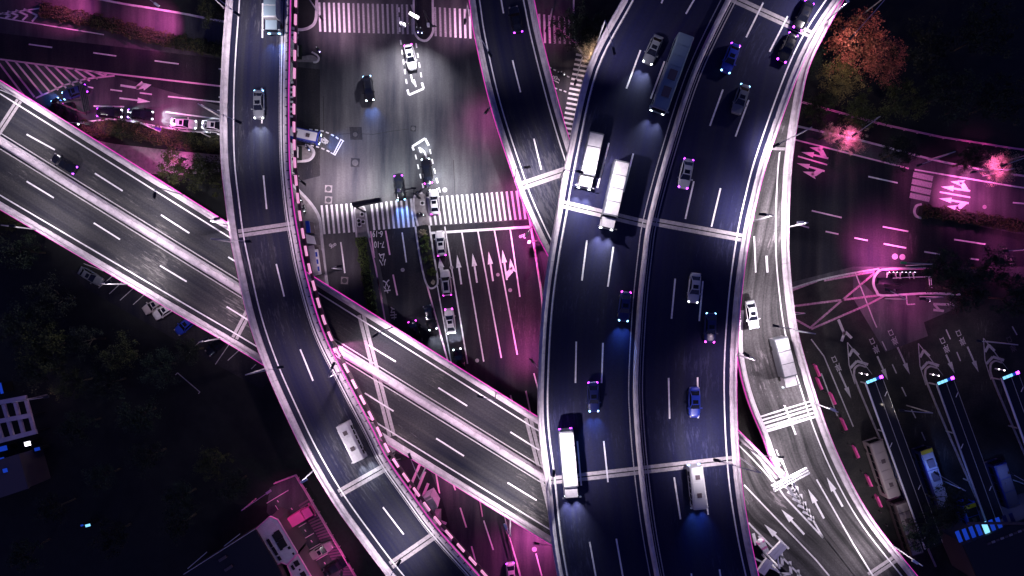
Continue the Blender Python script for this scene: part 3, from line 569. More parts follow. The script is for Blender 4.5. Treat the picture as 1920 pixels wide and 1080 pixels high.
for x, y, r, k, l in [(75, 650, 4.4, 'g', 'dim green tree with yellowish leaf tips, largest crown of the dark park'),
                      (215, 665, 3.4, 'g', 'dim bluish green tree above the row of parked cars'),
                      (125, 720, 3.0, 'g', 'small yellow green crown in the park right of the pergola'),
                      (395, 870, 3.2, 'g', 'yellow green tree left of the curved ramp, above the car park'),
                      (430, 915, 2.8, 'd', 'dark tree crown next to the corner of the pink railed car park'),
                      (320, 315, 3.2, 'g', 'dark tree with loose crown over the pink footway, left one'),
                      (385, 325, 3.6, 'g', 'round dark green tree between diagonal viaduct and curved ramp'),
                      (12, 415, 2.6, 'g', 'dark tree tucked under the lower left edge of the diagonal viaduct'),
                      (395, 10, 3.0, 'g', 'dark green tree beside the top of the curved ramp'),
                      (345, 660, 2.4, 'd', 'small dark tree below the parked cars by the diagonal viaduct')]:
    tree(x, y, r, k, label=l)
for x, y, r, k, h, l in [(1612, 75, 5.0, 'r', 9, 'large orange red autumn tree right of the main viaduct'),
                      (1660, 110, 4.0, 'r', 8, 'smaller autumn tree touching the large orange red tree'),
                      (1580, 145, 3.6, 'y', 7, 'olive yellow tree just below the orange red tree'),
                      (1545, 200, 3.0, 'g', 6, 'dim brownish green tree beside the east ramp edge'),
                      (1620, 205, 3.2, 'g', 6, 'green tree with orange tips above the pink glowing leaves'),
                      (1700, 185, 4.0, 'g', 7, 'mid green tree with yellow tips right of the autumn trees'),
                      (1740, 90, 5.0, 'd', 8, 'big dark teal tree right of the smaller autumn tree'),
                      (1790, 170, 4.6, 'd', 8, 'dark teal tree between the big teal tree and the east road'),
                      (1855, 60, 5.0, 'd', 8, 'almost black tree at the top right of the view'),
                      (1880, 190, 4.4, 'd', 7, 'almost black tree above the railing at the right edge'),
                      (1520, 110, 2.8, 'd', 6, 'dark shrubby tree squeezed against the main viaduct parapet'),
                      (1604, 258, 2.5, 'p', 5, 'tree lit glowing pink by the street lamp beside the east road'),
                      (1563, 248, 1.6, 'p', 4.5, 'small sparse pink lit tree just left of the glowing tree'),
                      (1885, 312, 2.8, 'p', 5, 'tree lit bright pink at the right edge above the east road'),
                      (1690, 285, 3.0, 'd', 5, 'dark tree over the kerb between the two pink lit trees'),
                      (1830, 300, 2.6, 'd', 5, 'dark tree left of the bright pink tree at the right edge'),
                      (1775, 505, 3.4, 'd', 6, 'dark tree over the right end of the scooter enclosure'),
                      (1820, 540, 4.4, 'd', 6, 'large dark tree covering the plaza side of the east road'),
                      (1875, 500, 3.2, 'd', 6, 'dark tree reaching over the lower kerb of the east road'),
                      (1910, 560, 4.0, 'd', 6, 'dark tree at the right edge beside the plaza lanes'),
                      (1112, 90, 2.6, 'p', 5, 'pale yellow pink lit tree between zebra crossing and main viaduct'),
                      (1075, 45, 3.6, 'd', 6, 'dark tree beside the upper right crossing stripes'),
                      (1120, 50, 2.6, 'd', 6, 'dark leafy tree against the top left edge of the main viaduct'),
                      (1780, 950, 3.4, 'd', 7, 'black tree in front of the blue lit glass hall'),
                      (1735, 1000, 3.2, 'd', 7, 'black tree between the lower grey coach and the glass hall')]:
    tree(x, y, r, k, h, label=l)
def hedge(px, w, h, label, m='leaf', dens=60, parent=None, n=6, core='grass', name='hedge'):
    path = [Vector((p.x, p.y, 0)) for p in to3(cr(px, n), 0)]; nr = normals(path); L = arclen(path); ws = w if callable(w) else (lambda t: w)
    root = empty(name, path[0], label, 'hedge'); off = path[0]
    mb = MB(); q = [p - off for p in path]
    sweep(mb, q, nr, [(-w / 2 * .8, 0), (-w / 2 * .75, h * .75), (0, h * .85), (w / 2 * .75, h * .75), (w / 2 * .8, 0)]); mb.obj('hedge_core', M[core], root)
    cnt = int(L[-1] * w * dens)
    def fn():
        s = random.uniform(0, L[-1]); i = max(0, min(len(L) - 2, next((k for k in range(len(L) - 1) if L[k + 1] >= s), 0)))
        t = (s - L[i]) / max(1e-6, L[i + 1] - L[i]); p = q[i].lerp(q[i + 1], t); e = random.uniform(-1, 1)
        return p + nr[i] * (e * w / 2 * (1 + .18 * math.sin(s * 1.9) + .1 * math.sin(s * 5.1))) + Vector((0, 0, h * (.7 + .3 * (1 - e * e)) * random.uniform(.75, 1.1)))
    link('foliage', leaf_mesh('foliage', cnt, fn, .17, M[m]), root); return root
hedge([(84, 22), (150, 36), (220, 52), (290, 72), (350, 84), (415, 97), (470, 104)], 2.7, 1.6, 'long dark hedge on the median of the upper left road')
hedge([(160, 246), (230, 244), (300, 256), (360, 268), (417, 272), (480, 300)], 3.3, 1.5, 'broad dark hedge below the queueing cars on the left road')
hedge([(679, 446), (684, 480), (690, 520), (697, 560), (706, 610), (714, 650)], 2.0, 1.5, 'narrow clipped hedge between cycle lane and bus lane', m='leaf_bush')
hedge([(1722, 396), (1780, 404), (1850, 415), (1920, 427), (2040, 445)], 2.4, 1.4, 'black clipped hedge with rounded kerb on the median of the right road')
# central planted island with round bushes
island = poly(None, 'island', cr([(785, 424), (802, 422), (804, 440), (812, 490), (819, 525), (813, 537), (803, 533), (796, 490), (788, 450), (785, 424)], 4), .12, 'soil', kind='structure')
kerb([(779, 424), (783, 455), (791, 500), (798, 528), (806, 540), (816, 538), (821, 526), (814, 480), (805, 423)], island, .3, .2)
for i, (x, y, r, l) in enumerate([(793, 436, .95, 'small bush at the top end of the central island, pink flecked'), (796, 450, 1.0, 'round bush second from the crosswalk on the central island'), (799, 465, 1.1, 'round dark bush in the middle of the central island'), (803, 486, 1.1, 'round dark bush second from the lower tip of the central island'), (808, 508, 1.05, 'round dark bush nearest the lower tip of the central island')]):
    p = W(x, y, 1); t = empty('round_bush', (p.x, p.y, .12), l, 'bush')
    link('foliage', leaf_mesh('foliage', 900, crown_fn(r * .85, 14, .7, seed=i + 50), .10, M['leaf_bush' if i else 'leaf_pale']), t, loc=(0, 0, .75)); MB().tube((0, 0, 0), (0, 0, .7), .06).obj('stem', M['bark'], t)
poly(None, 'lawn', cr([(812, 524), (816, 528), (813, 534), (808, 530), (812, 524)], 3), .14, 'leaf_pale', kind='structure')
# refuge islands
ref1 = poly(None, 'island', cr([(776, -60), (777, 40), (780, 66), (795, 77), (809, 66), (812, 40), (811, -60)], 4), .12, 'asphalt_lane', kind='structure')
kerb([(776, -60), (776, 40), (778, 62), (787, 74), (800, 76), (811, 62), (812, 40), (810, -60)], ref1, .38, .18)
ref2 = poly(None, 'island', cr([(668, 445), (666, 410), (665, 392), (671, 386), (681, 386), (685, 396), (690, 430), (693, 446)], 4), .12, 'paving', kind='structure')
kerb([(669, 445), (666, 410), (665, 393), (671, 386), (680, 386), (685, 396), (690, 430), (693, 446)], ref2, .3, .18)
ref3 = poly(None, 'island', cr([(786, 424), (778, 395), (776, 375), (781, 364), (792, 362), (800, 370), (803, 395), (806, 423)], 4), .12, 'paving', kind='structure')
kerb([(784, 424), (777, 395), (776, 374), (781, 364), (792, 362)], ref3, .35, .18)
ref4 = poly(None, 'island', cr([(520, 104), (560, 106), (585, 104), (597, 112), (596, 118), (580, 117), (520, 116)], 4), .12, 'paving', kind='structure')
kerb([(585, 98), (595, 104), (598, 110), (595, 116), (588, 117)], ref4, .3, .18)
ref5 = poly(None, 'island', cr([(530, 272), (560, 272), (578, 274), (588, 286), (586, 298), (570, 304), (530, 304)], 4), .12, 'paving', kind='structure')
kerb([(540, 303), (572, 302), (584, 297), (589, 287), (585, 278), (576, 273)], ref5, .45, .18)
ref6 = poly(None, 'island', cr([(1735, 504), (1660, 507), (1644, 515), (1640, 530), (1648, 547), (1662, 553), (1735, 549)], 4), .1, 'asphalt_lane', kind='structure')
kerb([(1735, 503), (1660, 505), (1642, 514), (1637, 530), (1643, 546), (1656, 554), (1735, 550), (1800, 552)], ref6, .4, .18)
kerb([(1727, 383), (1718, 386), (1714, 396), (1717, 405), (1727, 409)], road, .4, .18)
pav = poly(None, 'parking_lot', [(505, 915), (556, 888), (600, 960), (690, 1120), (600, 1120), (560, 1040), (500, 960)], .01, 'asphalt_ground', kind='structure')
poly(None, 'verge', [(440, 860), (580, 862), (640, 960), (720, 1120), (690, 1120), (558, 886), (505, 912)], -.03, 'grass', kind='structure')
lotw = poly(None, 'parking_bays', [(130, 505), (210, 520), (520, 700), (490, 730), (400, 680), (300, 620), (160, 540)], .01, 'asphalt_lane', kind='structure')
K4 = lambda x, y: (440 + x / 4.91, 860 + y / 4.91)
for a, b in [((295, 410), (495, 290)), ((435, 585), (615, 485)), ((485, 690), (660, 590)), ((555, 785), (730, 685)), ((610, 885), (790, 780)), ((680, 978), (850, 878)), ((745, 1078), (910, 978)), ((375, 430), (410, 485)), ((800, 1180), (970, 1080))]:
    dash(pav, K4(*a), K4(*b), 0, .14, 'paint_pink', 'bay_line', .016)
for i in range(32):
    t = i / 27; dash(pav, K4(592 + 385 * t, 435 + 630 * t), K4(690 + 410 * t, 372 + 690 * t), 0, .34, 'plum', 'paver', .03)
for x, y in [(650, 660), (708, 758), (830, 960), (398, 390), (525, 460), (570, 560)]:
    a = K4(x, y); dash(pav, (a[0] - 1, a[1] - 1.5), (a[0] + 1.5, a[1] + 2), 0, .18, 'paint_pink', 'wheel_stop', .06)
for a, b in [((157, 494), (194, 508)), ((185, 540), (214, 515)), ((205, 551), (232, 526)), ((225, 563), (253, 538)), ((250, 571), (272, 551)), ((404, 683), (430, 645)), ((427, 676), (449, 656)), ((375, 640), (352, 665)), ((471, 692), (480, 683))]: dash(lotw, a, b, 0, .14, 'paint_worn', 'bay_line', .016)
strokes(pav, 'bay_line', [[(329, 703), (333, 699), (375, 735), (372, 738)]], 0, 'paint_worn', .16, .03)

# ------------------------------------------------------------------ railings and fences
def railing(px, label, hh=1.1, post=2.5, m='metal_white', r=.06, cat='railing', name='railing', z=0.0):
    path = [W(x, y, 0) for x, y in px]; path = [Vector((p.x, p.y, z)) for p in path]; o = path[0]
    root = empty(name, o, label, cat)
    for h in (hh, hh * .5):
        mb = MB()
        for a, b in zip(path, path[1:]): mb.tube(a - o + Vector((0, 0, h)), b - o + Vector((0, 0, h)), r, n=6)
        mb.obj('rail', M[m], root)
    L = arclen(path); nr = normals(path); pm = MB().tube((0, 0, 0), (0, 0, hh), r * .9, n=6).mesh('post', M[m]); s = 0
    while s < L[-1]:
        p, _ = cut(path, nr, L, s, min(s + .1, L[-1])); link('post', pm, root, loc=p[0] - o); s += post
    return root
M['rail_pink'] = mat('pink_painted_rail', (.75, .25, .5), .5)
railing([K4(380, 215), K4(575, 140), K4(650, 260), K4(860, 620), K4(1130, 1080), K4(1190, 1180)], 'pink lit railing round the bottom left car park', m='rail_pink', r=.10)
railing([(1501, 194), (1551, 208), (1595, 220), (1654, 236), (1760, 259), (1895, 280), (1960, 288)], 'long thin pink railing under the trees of the upper right park', m='rail_pink', r=.08)
railing([(1650, 507), (1700, 505), (1741, 504)], 'bright pink railing on the upper side of the scooter enclosure', m='rail_pink', r=.10)
railing([(1663, 522), (1700, 520), (1738, 519), (1740, 540)], 'white railing through the middle of the scooter enclosure', r=.06)
railing([(994, 409), (1003, 470), (1011, 520), (1017, 567)], 'pink railing along the right kerb of the southbound approach', m='rail_pink', r=.07)
railing([(943, 962), (955, 1010), (968, 1060), (980, 1110)], 'dark footway railing below the diagonal viaduct near the bottom', m='metal_dark', r=.12)
railing([(878, 870), (900, 935), (905, 965)], 'rounded guard rail beside the striped island below the diagonal viaduct', m='rail_pink', r=.09)
railing([(1044, 55), (1070, 78), (1098, 92)], 'thin pink cable rail curving beside the upper right crossing', m='rail_pink', r=.04)
# ------------------------------------------------------------------ street lamps and other lights
WHITE = (1, .88, .96); PINKW = (1, .74, .9); MAG = (1, .14, .58); BLUE = (.12, .25, 1)
def spot(name, loc, tgt, power, col, deg=130, blend=1.0, rad=.25, parent=None):
    d = bpy.data.lights.new(name, 'SPOT'); d.energy = power; d.color = col; d.spot_size = R(deg); d.spot_blend = blend; d.shadow_soft_size = rad
    o = bpy.data.objects.new(name, d); COL.objects.link(o); o.location = loc; v = Vector(tgt) - Vector(loc)
    o.rotation_euler = v.to_track_quat('-Z', 'Y').to_euler()
    if parent: o.parent = parent
    return o
def lamp(base, head, z, hgt, label, power=5000, col=WHITE, aim=None, deg=140, m='metal', group=None, headm='metal_dark', lens='lens', light=True, r=.09, name='street_lamp'):
    b = W(*base, z); b.z = z; hd = W(*head, z + hgt); o = b.copy()
    root = empty(name, o, label, 'street lamp', group)
    top = Vector((0, 0, hgt - .6)); h = hd - o
    MB().tube((0, 0, 0), top, r * 1.3, r).obj('pole', M[m], root)
    mid = top.lerp(h, .5) + Vector((0, 0, .25)); mb = MB(); mb.tube(top, mid, r * .8, r * .7, 6); mb.tube(mid, h, r * .7, r * .6, 6); mb.obj('arm', M[m], root)
    d = h - top; rz = math.atan2(d.y, d.x); f = Vector((math.cos(rz), math.sin(rz), 0))
    mb = MB(); mb.box(tuple(h + f * .4), (1.1, .42, .16), rz, taper=.85); mb.obj('lamp_head', M[headm], root)
    mb = MB(); mb.box(tuple(h + f * .4 - Vector((0, 0, .1))), (.8, .3, .03), rz); mb.obj('lens', M[lens], root)
    if light:
        t = (W(*aim, z) if aim else Vector((hd.x, hd.y, z))) - o
        spot('lamp_light', h + f * .4 - Vector((0, 0, .25)), t, power, col, deg, parent=root)
    return root
VM = 'magenta'
# on the decks; most along the curved ramp are added for even light
K_ = 1.6
lamp((345, 366), (290, 361), ZB, 9, 'dark headed lamp on the upper parapet of the diagonal viaduct, left part', 6500 * K_, WHITE, (250, 400))
lamp((437, 424), (402, 411), ZB, 9, 'lamp on the diagonal viaduct just left of the curved ramp', 5500 * K_, WHITE, (370, 480))
lamp((736, 614), (708, 626), ZB, 9, 'curved arm lamp over the diagonal viaduct right of the curved ramp', 8000 * K_, WHITE, (760, 690))
lamp((74, 431), (18, 423), ZB, 9, 'thin pale lamp on the lower left parapet, leftmost along the diagonal viaduct', 5500 * K_, WHITE, (120, 360))
lamp((246, 533), (198, 530), ZB, 9, 'thin pale lamp on the lower parapet beside the empty parking bays', 5500 * K_, WHITE, (270, 480))
lamp((417, 634), (381, 638), ZB, 9, 'thin pale lamp on the lower parapet near the curved ramp', 3500 * K_, PINKW, (430, 570))
lamp((30, 180), (-20, 170), ZB, 9, 'lamp on the upper parapet at the left edge of the view', 6500 * K_, WHITE, (40, 260))
lamp((957, 970), (950, 992), ZB, 9, 'white forked lamp below the lower parapet near the main viaduct', 9000 * K_, WHITE, (960, 880), headm='metal_white', m='metal_white')
lamp((930, 735), (905, 745), ZB, 9, 'lamp on the upper parapet midway to the main viaduct', 5000 * K_, PINKW, (930, 830))
lamp((800, 872), (770, 860), ZB, 9, 'lamp on the lower parapet right of the curved ramp', 1800 * K_, PINKW, (790, 800))
lamp((1049, 337), (1082, 321), ZD, 9, 'dark headed lamp on the left parapet of the main viaduct above the joint', 11000 * K_, WHITE, (1110, 360), deg=130)
lamp((1027, 897), (1038, 893), ZD, 9, 'dark headed lamp on the left parapet of the main viaduct near the bottom', 9000 * K_, WHITE, (1070, 840), deg=125)
lamp((1410, 415), (1436, 402), ZD - 2, 9, 'black headed lamp over the east ramp beside the main viaduct', 7000 * K_, WHITE, (1400, 400), deg=140)
lamp((1378, 664), (1404, 667), ZD, 9, 'black T shaped lamp on the right parapet of the main viaduct', 3500 * K_, PINKW, (1380, 740), deg=140)
lamp((1388, 858), (1350, 865), ZD, 9, 'lamp on the right parapet at the lower joint of the main viaduct', 7000 * K_, WHITE, (1335, 840), deg=120)
lamp((1120, 80), (1150, 90), ZD, 9, 'lamp on the upper left parapet of the main viaduct', 4000 * K_, WHITE, (1170, 40), deg=120)
lamp((1541, 46), (1590, 3), ZD - 1, 8, 'white long armed lamp leaning out at the top right of the main viaduct', 6500 * K_, WHITE, (1480, 70), headm='metal_white', m='metal_white')
lamp((1476, 426), (1506, 417), 14, 8, 'white double lamp on the outer parapet of the east ramp', 6500 * K_, WHITE, (1450, 440), headm='metal_white', m='metal_white')
lamp((1530, 757), (1566, 770), 10, 8, 'white armed lamp on the east ramp beside the rumble bars', 7500 * K_, WHITE, (1480, 770), headm='metal_white', m='metal_white')
lamp((1672, 1022), (1720, 1056), ZC, 9, 'white long armed lamp at the bottom of the east ramp', 8000 * K_, WHITE, (1590, 990), headm='metal_white', m='metal_white')
lamp((1390, 832), (1460, 857), ZC, 8, 'lamp with dark head over the fork below the rumble bars', 9000 * K_, WHITE, (1440, 930))
lamp((1490, 620), (1460, 612), 12, 8, 'lamp on the middle of the east ramp outer parapet', 8000 * K_, WHITE, (1440, 610))
lamp((1482, 260), (1460, 270), ZD - 3, 8, 'lamp at the narrow upper part of the east ramp', 4000 * K_, WHITE, (1460, 290))
lamp((901, 100), (916, 97), ZC, 9, 'small dark lamp on the left parapet of the north ramp', 1500 * K_, WHITE, (950, 60))
lamp((966, 334), (984, 314), ZC, 9, 'dark square headed lamp on the north ramp above its joint', 10000 * K_, WHITE, (1010, 350), deg=130)
lamp((423, 18), (440, 22), ZA, 9, 'added lamp on the left parapet at the top of the curved ramp', 5000 * K_, WHITE, (455, 60))  # added source, evens out the light along this ramp
lamp((418, 222), (442, 226), ZA, 9, 'added lamp on the left parapet of the curved ramp below the queueing cars', 3500 * K_, WHITE, (455, 230))  # extra lamp put in for even deck light
lamp((440, 455), (460, 452), ZA, 9, 'added lamp on the curved ramp where it meets the diagonal viaduct', 2500 * K_, PINKW, (500, 440))  # added lamp filling in the deck light here
lamp((590, 880), (566, 904), ZA, 8, 'white short armed lamp leaning out over the car park verge', 5200 * K_, WHITE, (650, 880), headm='metal_white', m='metal_white')
lamp((726, 1075), (745, 1060), ZA, 8, 'added lamp at the bottom of the curved ramp left parapet', 5200 * K_, WHITE, (740, 1010))  # added source for the lower end of the ramp
lamp((500, 690), (520, 690), ZA, 9, 'added lamp on the left parapet of the curved ramp below the diagonal viaduct', 3000 * K_, PINKW, (540, 690))  # another added lamp evening out the ramp
lamp((640, 696), (622, 690), ZA, 8, 'added lamp on the right parapet of the curved ramp above the pink beam', 3500 * K_, PINKW, (650, 720))  # added on the right side, brightens the deck
# at street level
def glamp(base, head, label, power, col=MAG, aim=None, deg=135, hgt=8, **kw): return lamp(base, head, 0, hgt, label, power, col, aim, deg, lens='lens_mag' if col == MAG else 'lens', **kw)
glamp((272, -4), (290, 6), 'pink lit lamp on the verge beside the top left road', 15000, aim=(290, 48), deg=80, headm='metal_white')
glamp((120, -30), (128, -12), 'lamp beyond the top edge over the left road', 13000, aim=(135, 12), deg=75)
glamp((307, 250), (292, 240), 'small magenta sign lamp standing in the left hedge', 11000, MAG, aim=(300, 190), deg=100, headm='violet')
glamp((150, 245), (160, 232), 'magenta lamp beside the turning black cars', 4500, aim=(160, 215), hgt=7, deg=110)
glamp((350, 300), (340, 296), 'lamp lighting the pink footway under the left trees', 8000, aim=(270, 292), hgt=6, deg=110)
glamp((400, 260), (396, 250), 'lamp on the kerb beside the curved ramp, left road', 1500, PINKW, aim=(390, 205), hgt=6)
glamp((1013, 690), (1000, 680), 'magenta lamp under the main viaduct edge by the southbound approach', 9000, aim=(985, 650), hgt=6.5)
glamp((996, 428), (990, 436), 'magenta lamp at the corner by the bicycle symbol', 11000, aim=(990, 470), hgt=7)
glamp((1030, 1000), (1010, 1020), 'magenta lamp under the main viaduct at the bottom', 11000, aim=(990, 1035), hgt=6)
glamp((840, 880), (845, 890), 'magenta lamp below the diagonal viaduct', 2800, aim=(860, 950), hgt=5.5)
glamp((740, 850), (752, 860), 'magenta lamp lighting the striped island under the curved ramp', 1500, aim=(790, 920), hgt=5.5)
glamp((1699, 498), (1699, 493), 'green headed lamp standing in the scooter enclosure', 26000, aim=(1645, 470), hgt=8, deg=92, headm='green')
glamp((1843, 330), (1830, 322), 'lamp among the leaves of the bright pink tree', 19000, aim=(1815, 368), hgt=8, deg=95)
glamp((1740, 300), (1728, 308), 'lamp on the upper kerb of the east road', 3500, aim=(1745, 352), hgt=8, deg=100)
glamp((1660, 560), (1668, 545), 'lamp beside the pink box junction on the plaza', 2600, aim=(1640, 550), hgt=7)
glamp((1725, 556), (1735, 560), 'lamp over the plaza arrows right of the enclosure', 2400, aim=(1740, 575), hgt=7)
glamp((1900, 470), (1890, 470), 'lamp on the lower kerb at the right edge of the east road', 5500, aim=(1895, 475), hgt=7, deg=110)
glamp((1010, 360), (985, 350), 'lamp fixed under the north ramp by the crosswalk', 3600, aim=(960, 380), hgt=5.5)
glamp((930, 205), (915, 205), 'lamp fixed beside the north ramp over the junction', 3600, aim=(905, 240), hgt=6)
glamp((480, 935), (500, 925), 'pink lamp at the top corner of the bottom left car park', 1300, aim=(545, 970), hgt=7, headm='rail_pink', m='rail_pink')
glamp((660, 1120), (640, 1080), 'pink lamp at the bottom of the left car park', 1800, aim=(600, 1040), hgt=7)
glamp((560, 330), (565, 340), 'lamp on the left footway under the curved ramp', 2200, PINKW, aim=(600, 330), hgt=7)
glamp((640, 505), (632, 500), 'lamp at the kerb of the cycle lane', 1500, PINKW, aim=(628, 470), hgt=7)
glamp((595, 20), (600, 30), 'lamp at the top left corner of the upper crosswalk', 4200, (1, .6, .85), aim=(640, 40), hgt=7)
glamp((880, 30), (872, 36), 'lamp by the north ramp at the upper crosswalk', 3000, (1, .5, .8), aim=(860, 40), hgt=6)
glamp((1085, 130), (1080, 150), 'lamp beside the vertical zebra crossing', 3000, PINKW, aim=(1075, 210), hgt=7)
glamp((1032, 40), (1026, 50), 'lamp right of the north ramp at the crossing stripes', 900, MAG, aim=(1015, 50), hgt=6)
glamp((1850, 640), (1840, 640), 'dim lamp over the plaza lane arrows', 700, (.8, .75, .9), aim=(1800, 640), hgt=8)
glamp((1700, 760), (1695, 770), 'dim lamp over the middle plaza lane', 600, (1, .85, .7), aim=(1690, 720), hgt=8)
glamp((1765, 900), (1760, 890), 'blue lamp between the waiting coaches', 1300, BLUE, aim=(1760, 880), hgt=7)
glamp((1900, 900), (1900, 890), 'blue lamp beside the rightmost coach', 1300, BLUE, aim=(1880, 930), hgt=7)
glamp((1480, 585), (1490, 590), 'lamp below the east ramp on the plaza corner', 600, MAG, aim=(1520, 600), hgt=7)
glamp((88, 740), (82, 745), 'pink lamp beside the white pergola', 350, (1, .5, .7), aim=(35, 780), hgt=9)
# uplit trees
def uplight(px, py, z, p, col, deg=160, lab=''):
    l = W(px, py, z); spot('park_light', l, (l.x, l.y, 0), p, col, deg)
lamp((1575, 60), (1600, 66), 0, 17, 'added tall floodlight mast beside the orange red tree', 3400, (1, .72, .62), (1625, 100), deg=110)  # mast added to throw light on the red tree from above
lamp((1604, 240), (1606, 250), 0, 8.6, 'lamp rising through the pink glowing tree', 4000, MAG, None, deg=115, lens='lens_mag')
lamp((1890, 300), (1888, 308), 0, 8.6, 'lamp rising through the bright pink tree at the right edge', 4500, MAG, None, deg=115, lens='lens_mag')
lamp((1118, 80), (1118, 96), 0, 8.4, 'lamp standing over the pale yellow tree', 1500, (1, .7, .6), None, deg=140)
# flood light masts and signals of the junction
fl = empty('floodlight_mast', W(783, 50, 0), 'mast with three white floodlights on the upper refuge island', 'floodlight')
MB().tube((0, 0, 0), (0, 0, 9), .14, .1).obj('pole', M['metal_dark'], fl)
for i, (x, y) in enumerate([(771, 26), (776, 29), (781.5, 32)]):
    h = W(x, y, 9) - fl.location; MB().box(tuple(h), (.65, .45, .25), R(-30)).obj('floodlight', M['lens'], fl)
MB().tube((0, 0, 8.9), W(771, 26, 9) - fl.location, .06).obj('crossarm', M['metal_dark'], fl)
spot('flood', W(778, 34, 8.8) - fl.location, W(765, 200, 0) - fl.location, 26000, (.97, .93, 1), 100, 1, .3, fl)
spot('flood', W(774, 34, 8.8) - fl.location, W(690, 170, 0) - fl.location, 7500, (.95, .9, 1), 90, 1, .3, fl)
def signal(base, pts, label, hgt=6.5, lights=()):
    o = W(*base, 0); root = empty('traffic_signal', o, label, 'traffic signal')
    MB().tube((0, 0, 0), (0, 0, hgt), .13, .1).obj('pole', M['metal_dark'], root)
    P = [Vector((0, 0, hgt))] + [W(x, y, hgt) - o for x, y in pts]; mb = MB()
    for a, b in zip(P, P[1:]): mb.tube(a, b, .1, .08, 6)
    mb.obj('mast_arm', M['metal_dark'], root)
    for x, y in lights: MB().box(tuple(W(x, y, hgt) - o), (.42, .5, .8)).obj('signal_head', M['metal_white'], root)
    for x, y in [(pts[0][0], pts[0][1])]: MB().box(tuple(W(x, y, hgt - .5) - o), (.9, .3, .3)).obj('signal_lamp', M['metal_dark'], root)
    return root
s1 = signal((786, 372), [(776, 353), (748, 357)], 'black traffic signal arm reaching left over the junction from the lower island', lights=[(748, 357)])
s2 = signal((789, 372), [(784, 360), (802, 348)], 'black traffic signal arm reaching right beside the white car', lights=[(803, 348)])
s3 = signal((785, 55), [(765, 45), (752, 43)], 'signal arm with two white heads at the upper refuge island, left', lights=[(752, 44), (758, 47)])
s4 = signal((803, 47), [(812, 49), (819, 50)], 'short signal arm at the right side of the upper refuge island', lights=[(803, 47)])
s5 = signal((1008, 455), [(1002, 452), (993, 454)], 'small pink signal post by the magenta footway', 4, [(992, 454)])
s6 = signal((975, 345), [(972, 335)], 'small white signal post beside the north ramp joint', 5, [(966, 338)])
spot('flood', W(750, 350, 7), W(700, 290, 0), 9500, (.9, .97, .95), 130, 1, .3)
spot('flood', W(806, 344, 7), W(860, 300, 0), 9500, (.92, .97, .98), 130, 1, .3)
spot('flood', W(640, 335, 7), W(640, 330, 0), 7000, (1, .8, .93), 130, 1, .3)  # added fill light without a fixture, left part of the junction
spot('flood', W(700, 372, 7), W(690, 400, 0), 8000, (1, .95, 1), 130, 1, .3)  # added white fill over the left crosswalk, no fixture
spot('flood', W(860, 372, 8), W(860, 395, 0), 8000, (1, .95, 1), 130, 1, .3)  # added white fill over the right crosswalk, no fixture
# magenta flood on the girder of the curved ramp shining across the diagonal viaduct
spot('girder_flood', W(610, 640, 12), W(690, 720, ZB), 9000, (1, .28, .68), 95, .3, .15)

# ------------------------------------------------------------------ gantries and signs
def board(name, label, a, b, z, wd, m='metal_white', th=.5, pole=None, ribs=4, zb=0, gap=.05):
    A_, B_ = W(*a, z), W(*b, z); d = B_ - A_; rz = math.atan2(d.y, d.x); c = (A_ + B_) / 2; ln = d.length
    pb = W(*pole, zb); root = empty(name, pb, label, 'sign gantry'); n = Vector((-math.sin(rz), math.cos(rz), 0)); w = wd / ribs
    for i in range(ribs):
        q = c + n * ((i - (ribs - 1) / 2) * w) - pb; MB().box(tuple(q), (ln, w - gap, th), rz).obj('sign_panel', M[m], root)
    MB().tube((0, 0, 0), (0, 0, z - zb + .2), .22, .16).obj('pole', M[m], root)
    p = Vector((0, 0, z - zb - .1)); MB().tube(p, c - pb - Vector((0, 0, .3)), .15, .15).obj('gantry_arm', M[m], root); return root
board('sign_gantry', 'striped white sign gantry over the fork of the east ramp', (1449, 916), (1515, 882), ZC + 6, 1.3, pole=(1465, 893), zb=ZC, ribs=3, gap=.2)
board('sign_gantry', 'broad white sign board hanging over the ramp near the bottom', (1446, 1044), (1469, 1020), ZC + 6.5, 1.5, pole=(1432, 1034), zb=ZC, ribs=2)
board('sign_gantry', 'white sign board end at the bottom beside the main viaduct', (1426, 1074), (1443, 1050), ZC + 6.5, 1.4, pole=(1430, 1040), zb=ZC, ribs=2)
board('sign_gantry', 'black overhead sign slab above the left end of the crosswalk', (662, 384), (714, 375), 6.5, .75, 'metal_dark', 1.6, pole=(684, 397), ribs=1)
board('sign_gantry', 'dark ladder shaped gantry standing across the left road', (154, 160), (163, 209), 7, 1.2, 'slate', .3, pole=(160, 213), ribs=4, gap=.12)
board('sign_gantry', 'black sign slab throwing a long shadow beside the scooter enclosure', (1645, 527), (1672, 527), 5, 1.2, 'metal_dark', .6, pole=(1660, 535), ribs=1)
# crash cushions at the forks
for i, (p, q, l) in enumerate([((1455, 880), (1478, 900), 'white ribbed crash cushion at the nose of the fork'), ((1424, 1014), (1436, 1034), 'white curved crash cushion beside the lower sign board')]):
    o = W(*p, ZC); t = empty('crash_cushion', o, l, 'crash barrier'); d = W(*q, ZC) - o; rz = math.atan2(d.y, d.x)
    for k in range(7): MB().box(tuple(d * (k / 6) + Vector((0, 0, .45))), (.28, 1.3 - k * .08, .85), rz).obj('cushion_bay', M['metal_white' if k % 3 else 'rail_pink'], t)
    MB().sphere((0, 0, .45), .6, (1, 1, .8)).obj('nose', M['metal_white'], t)

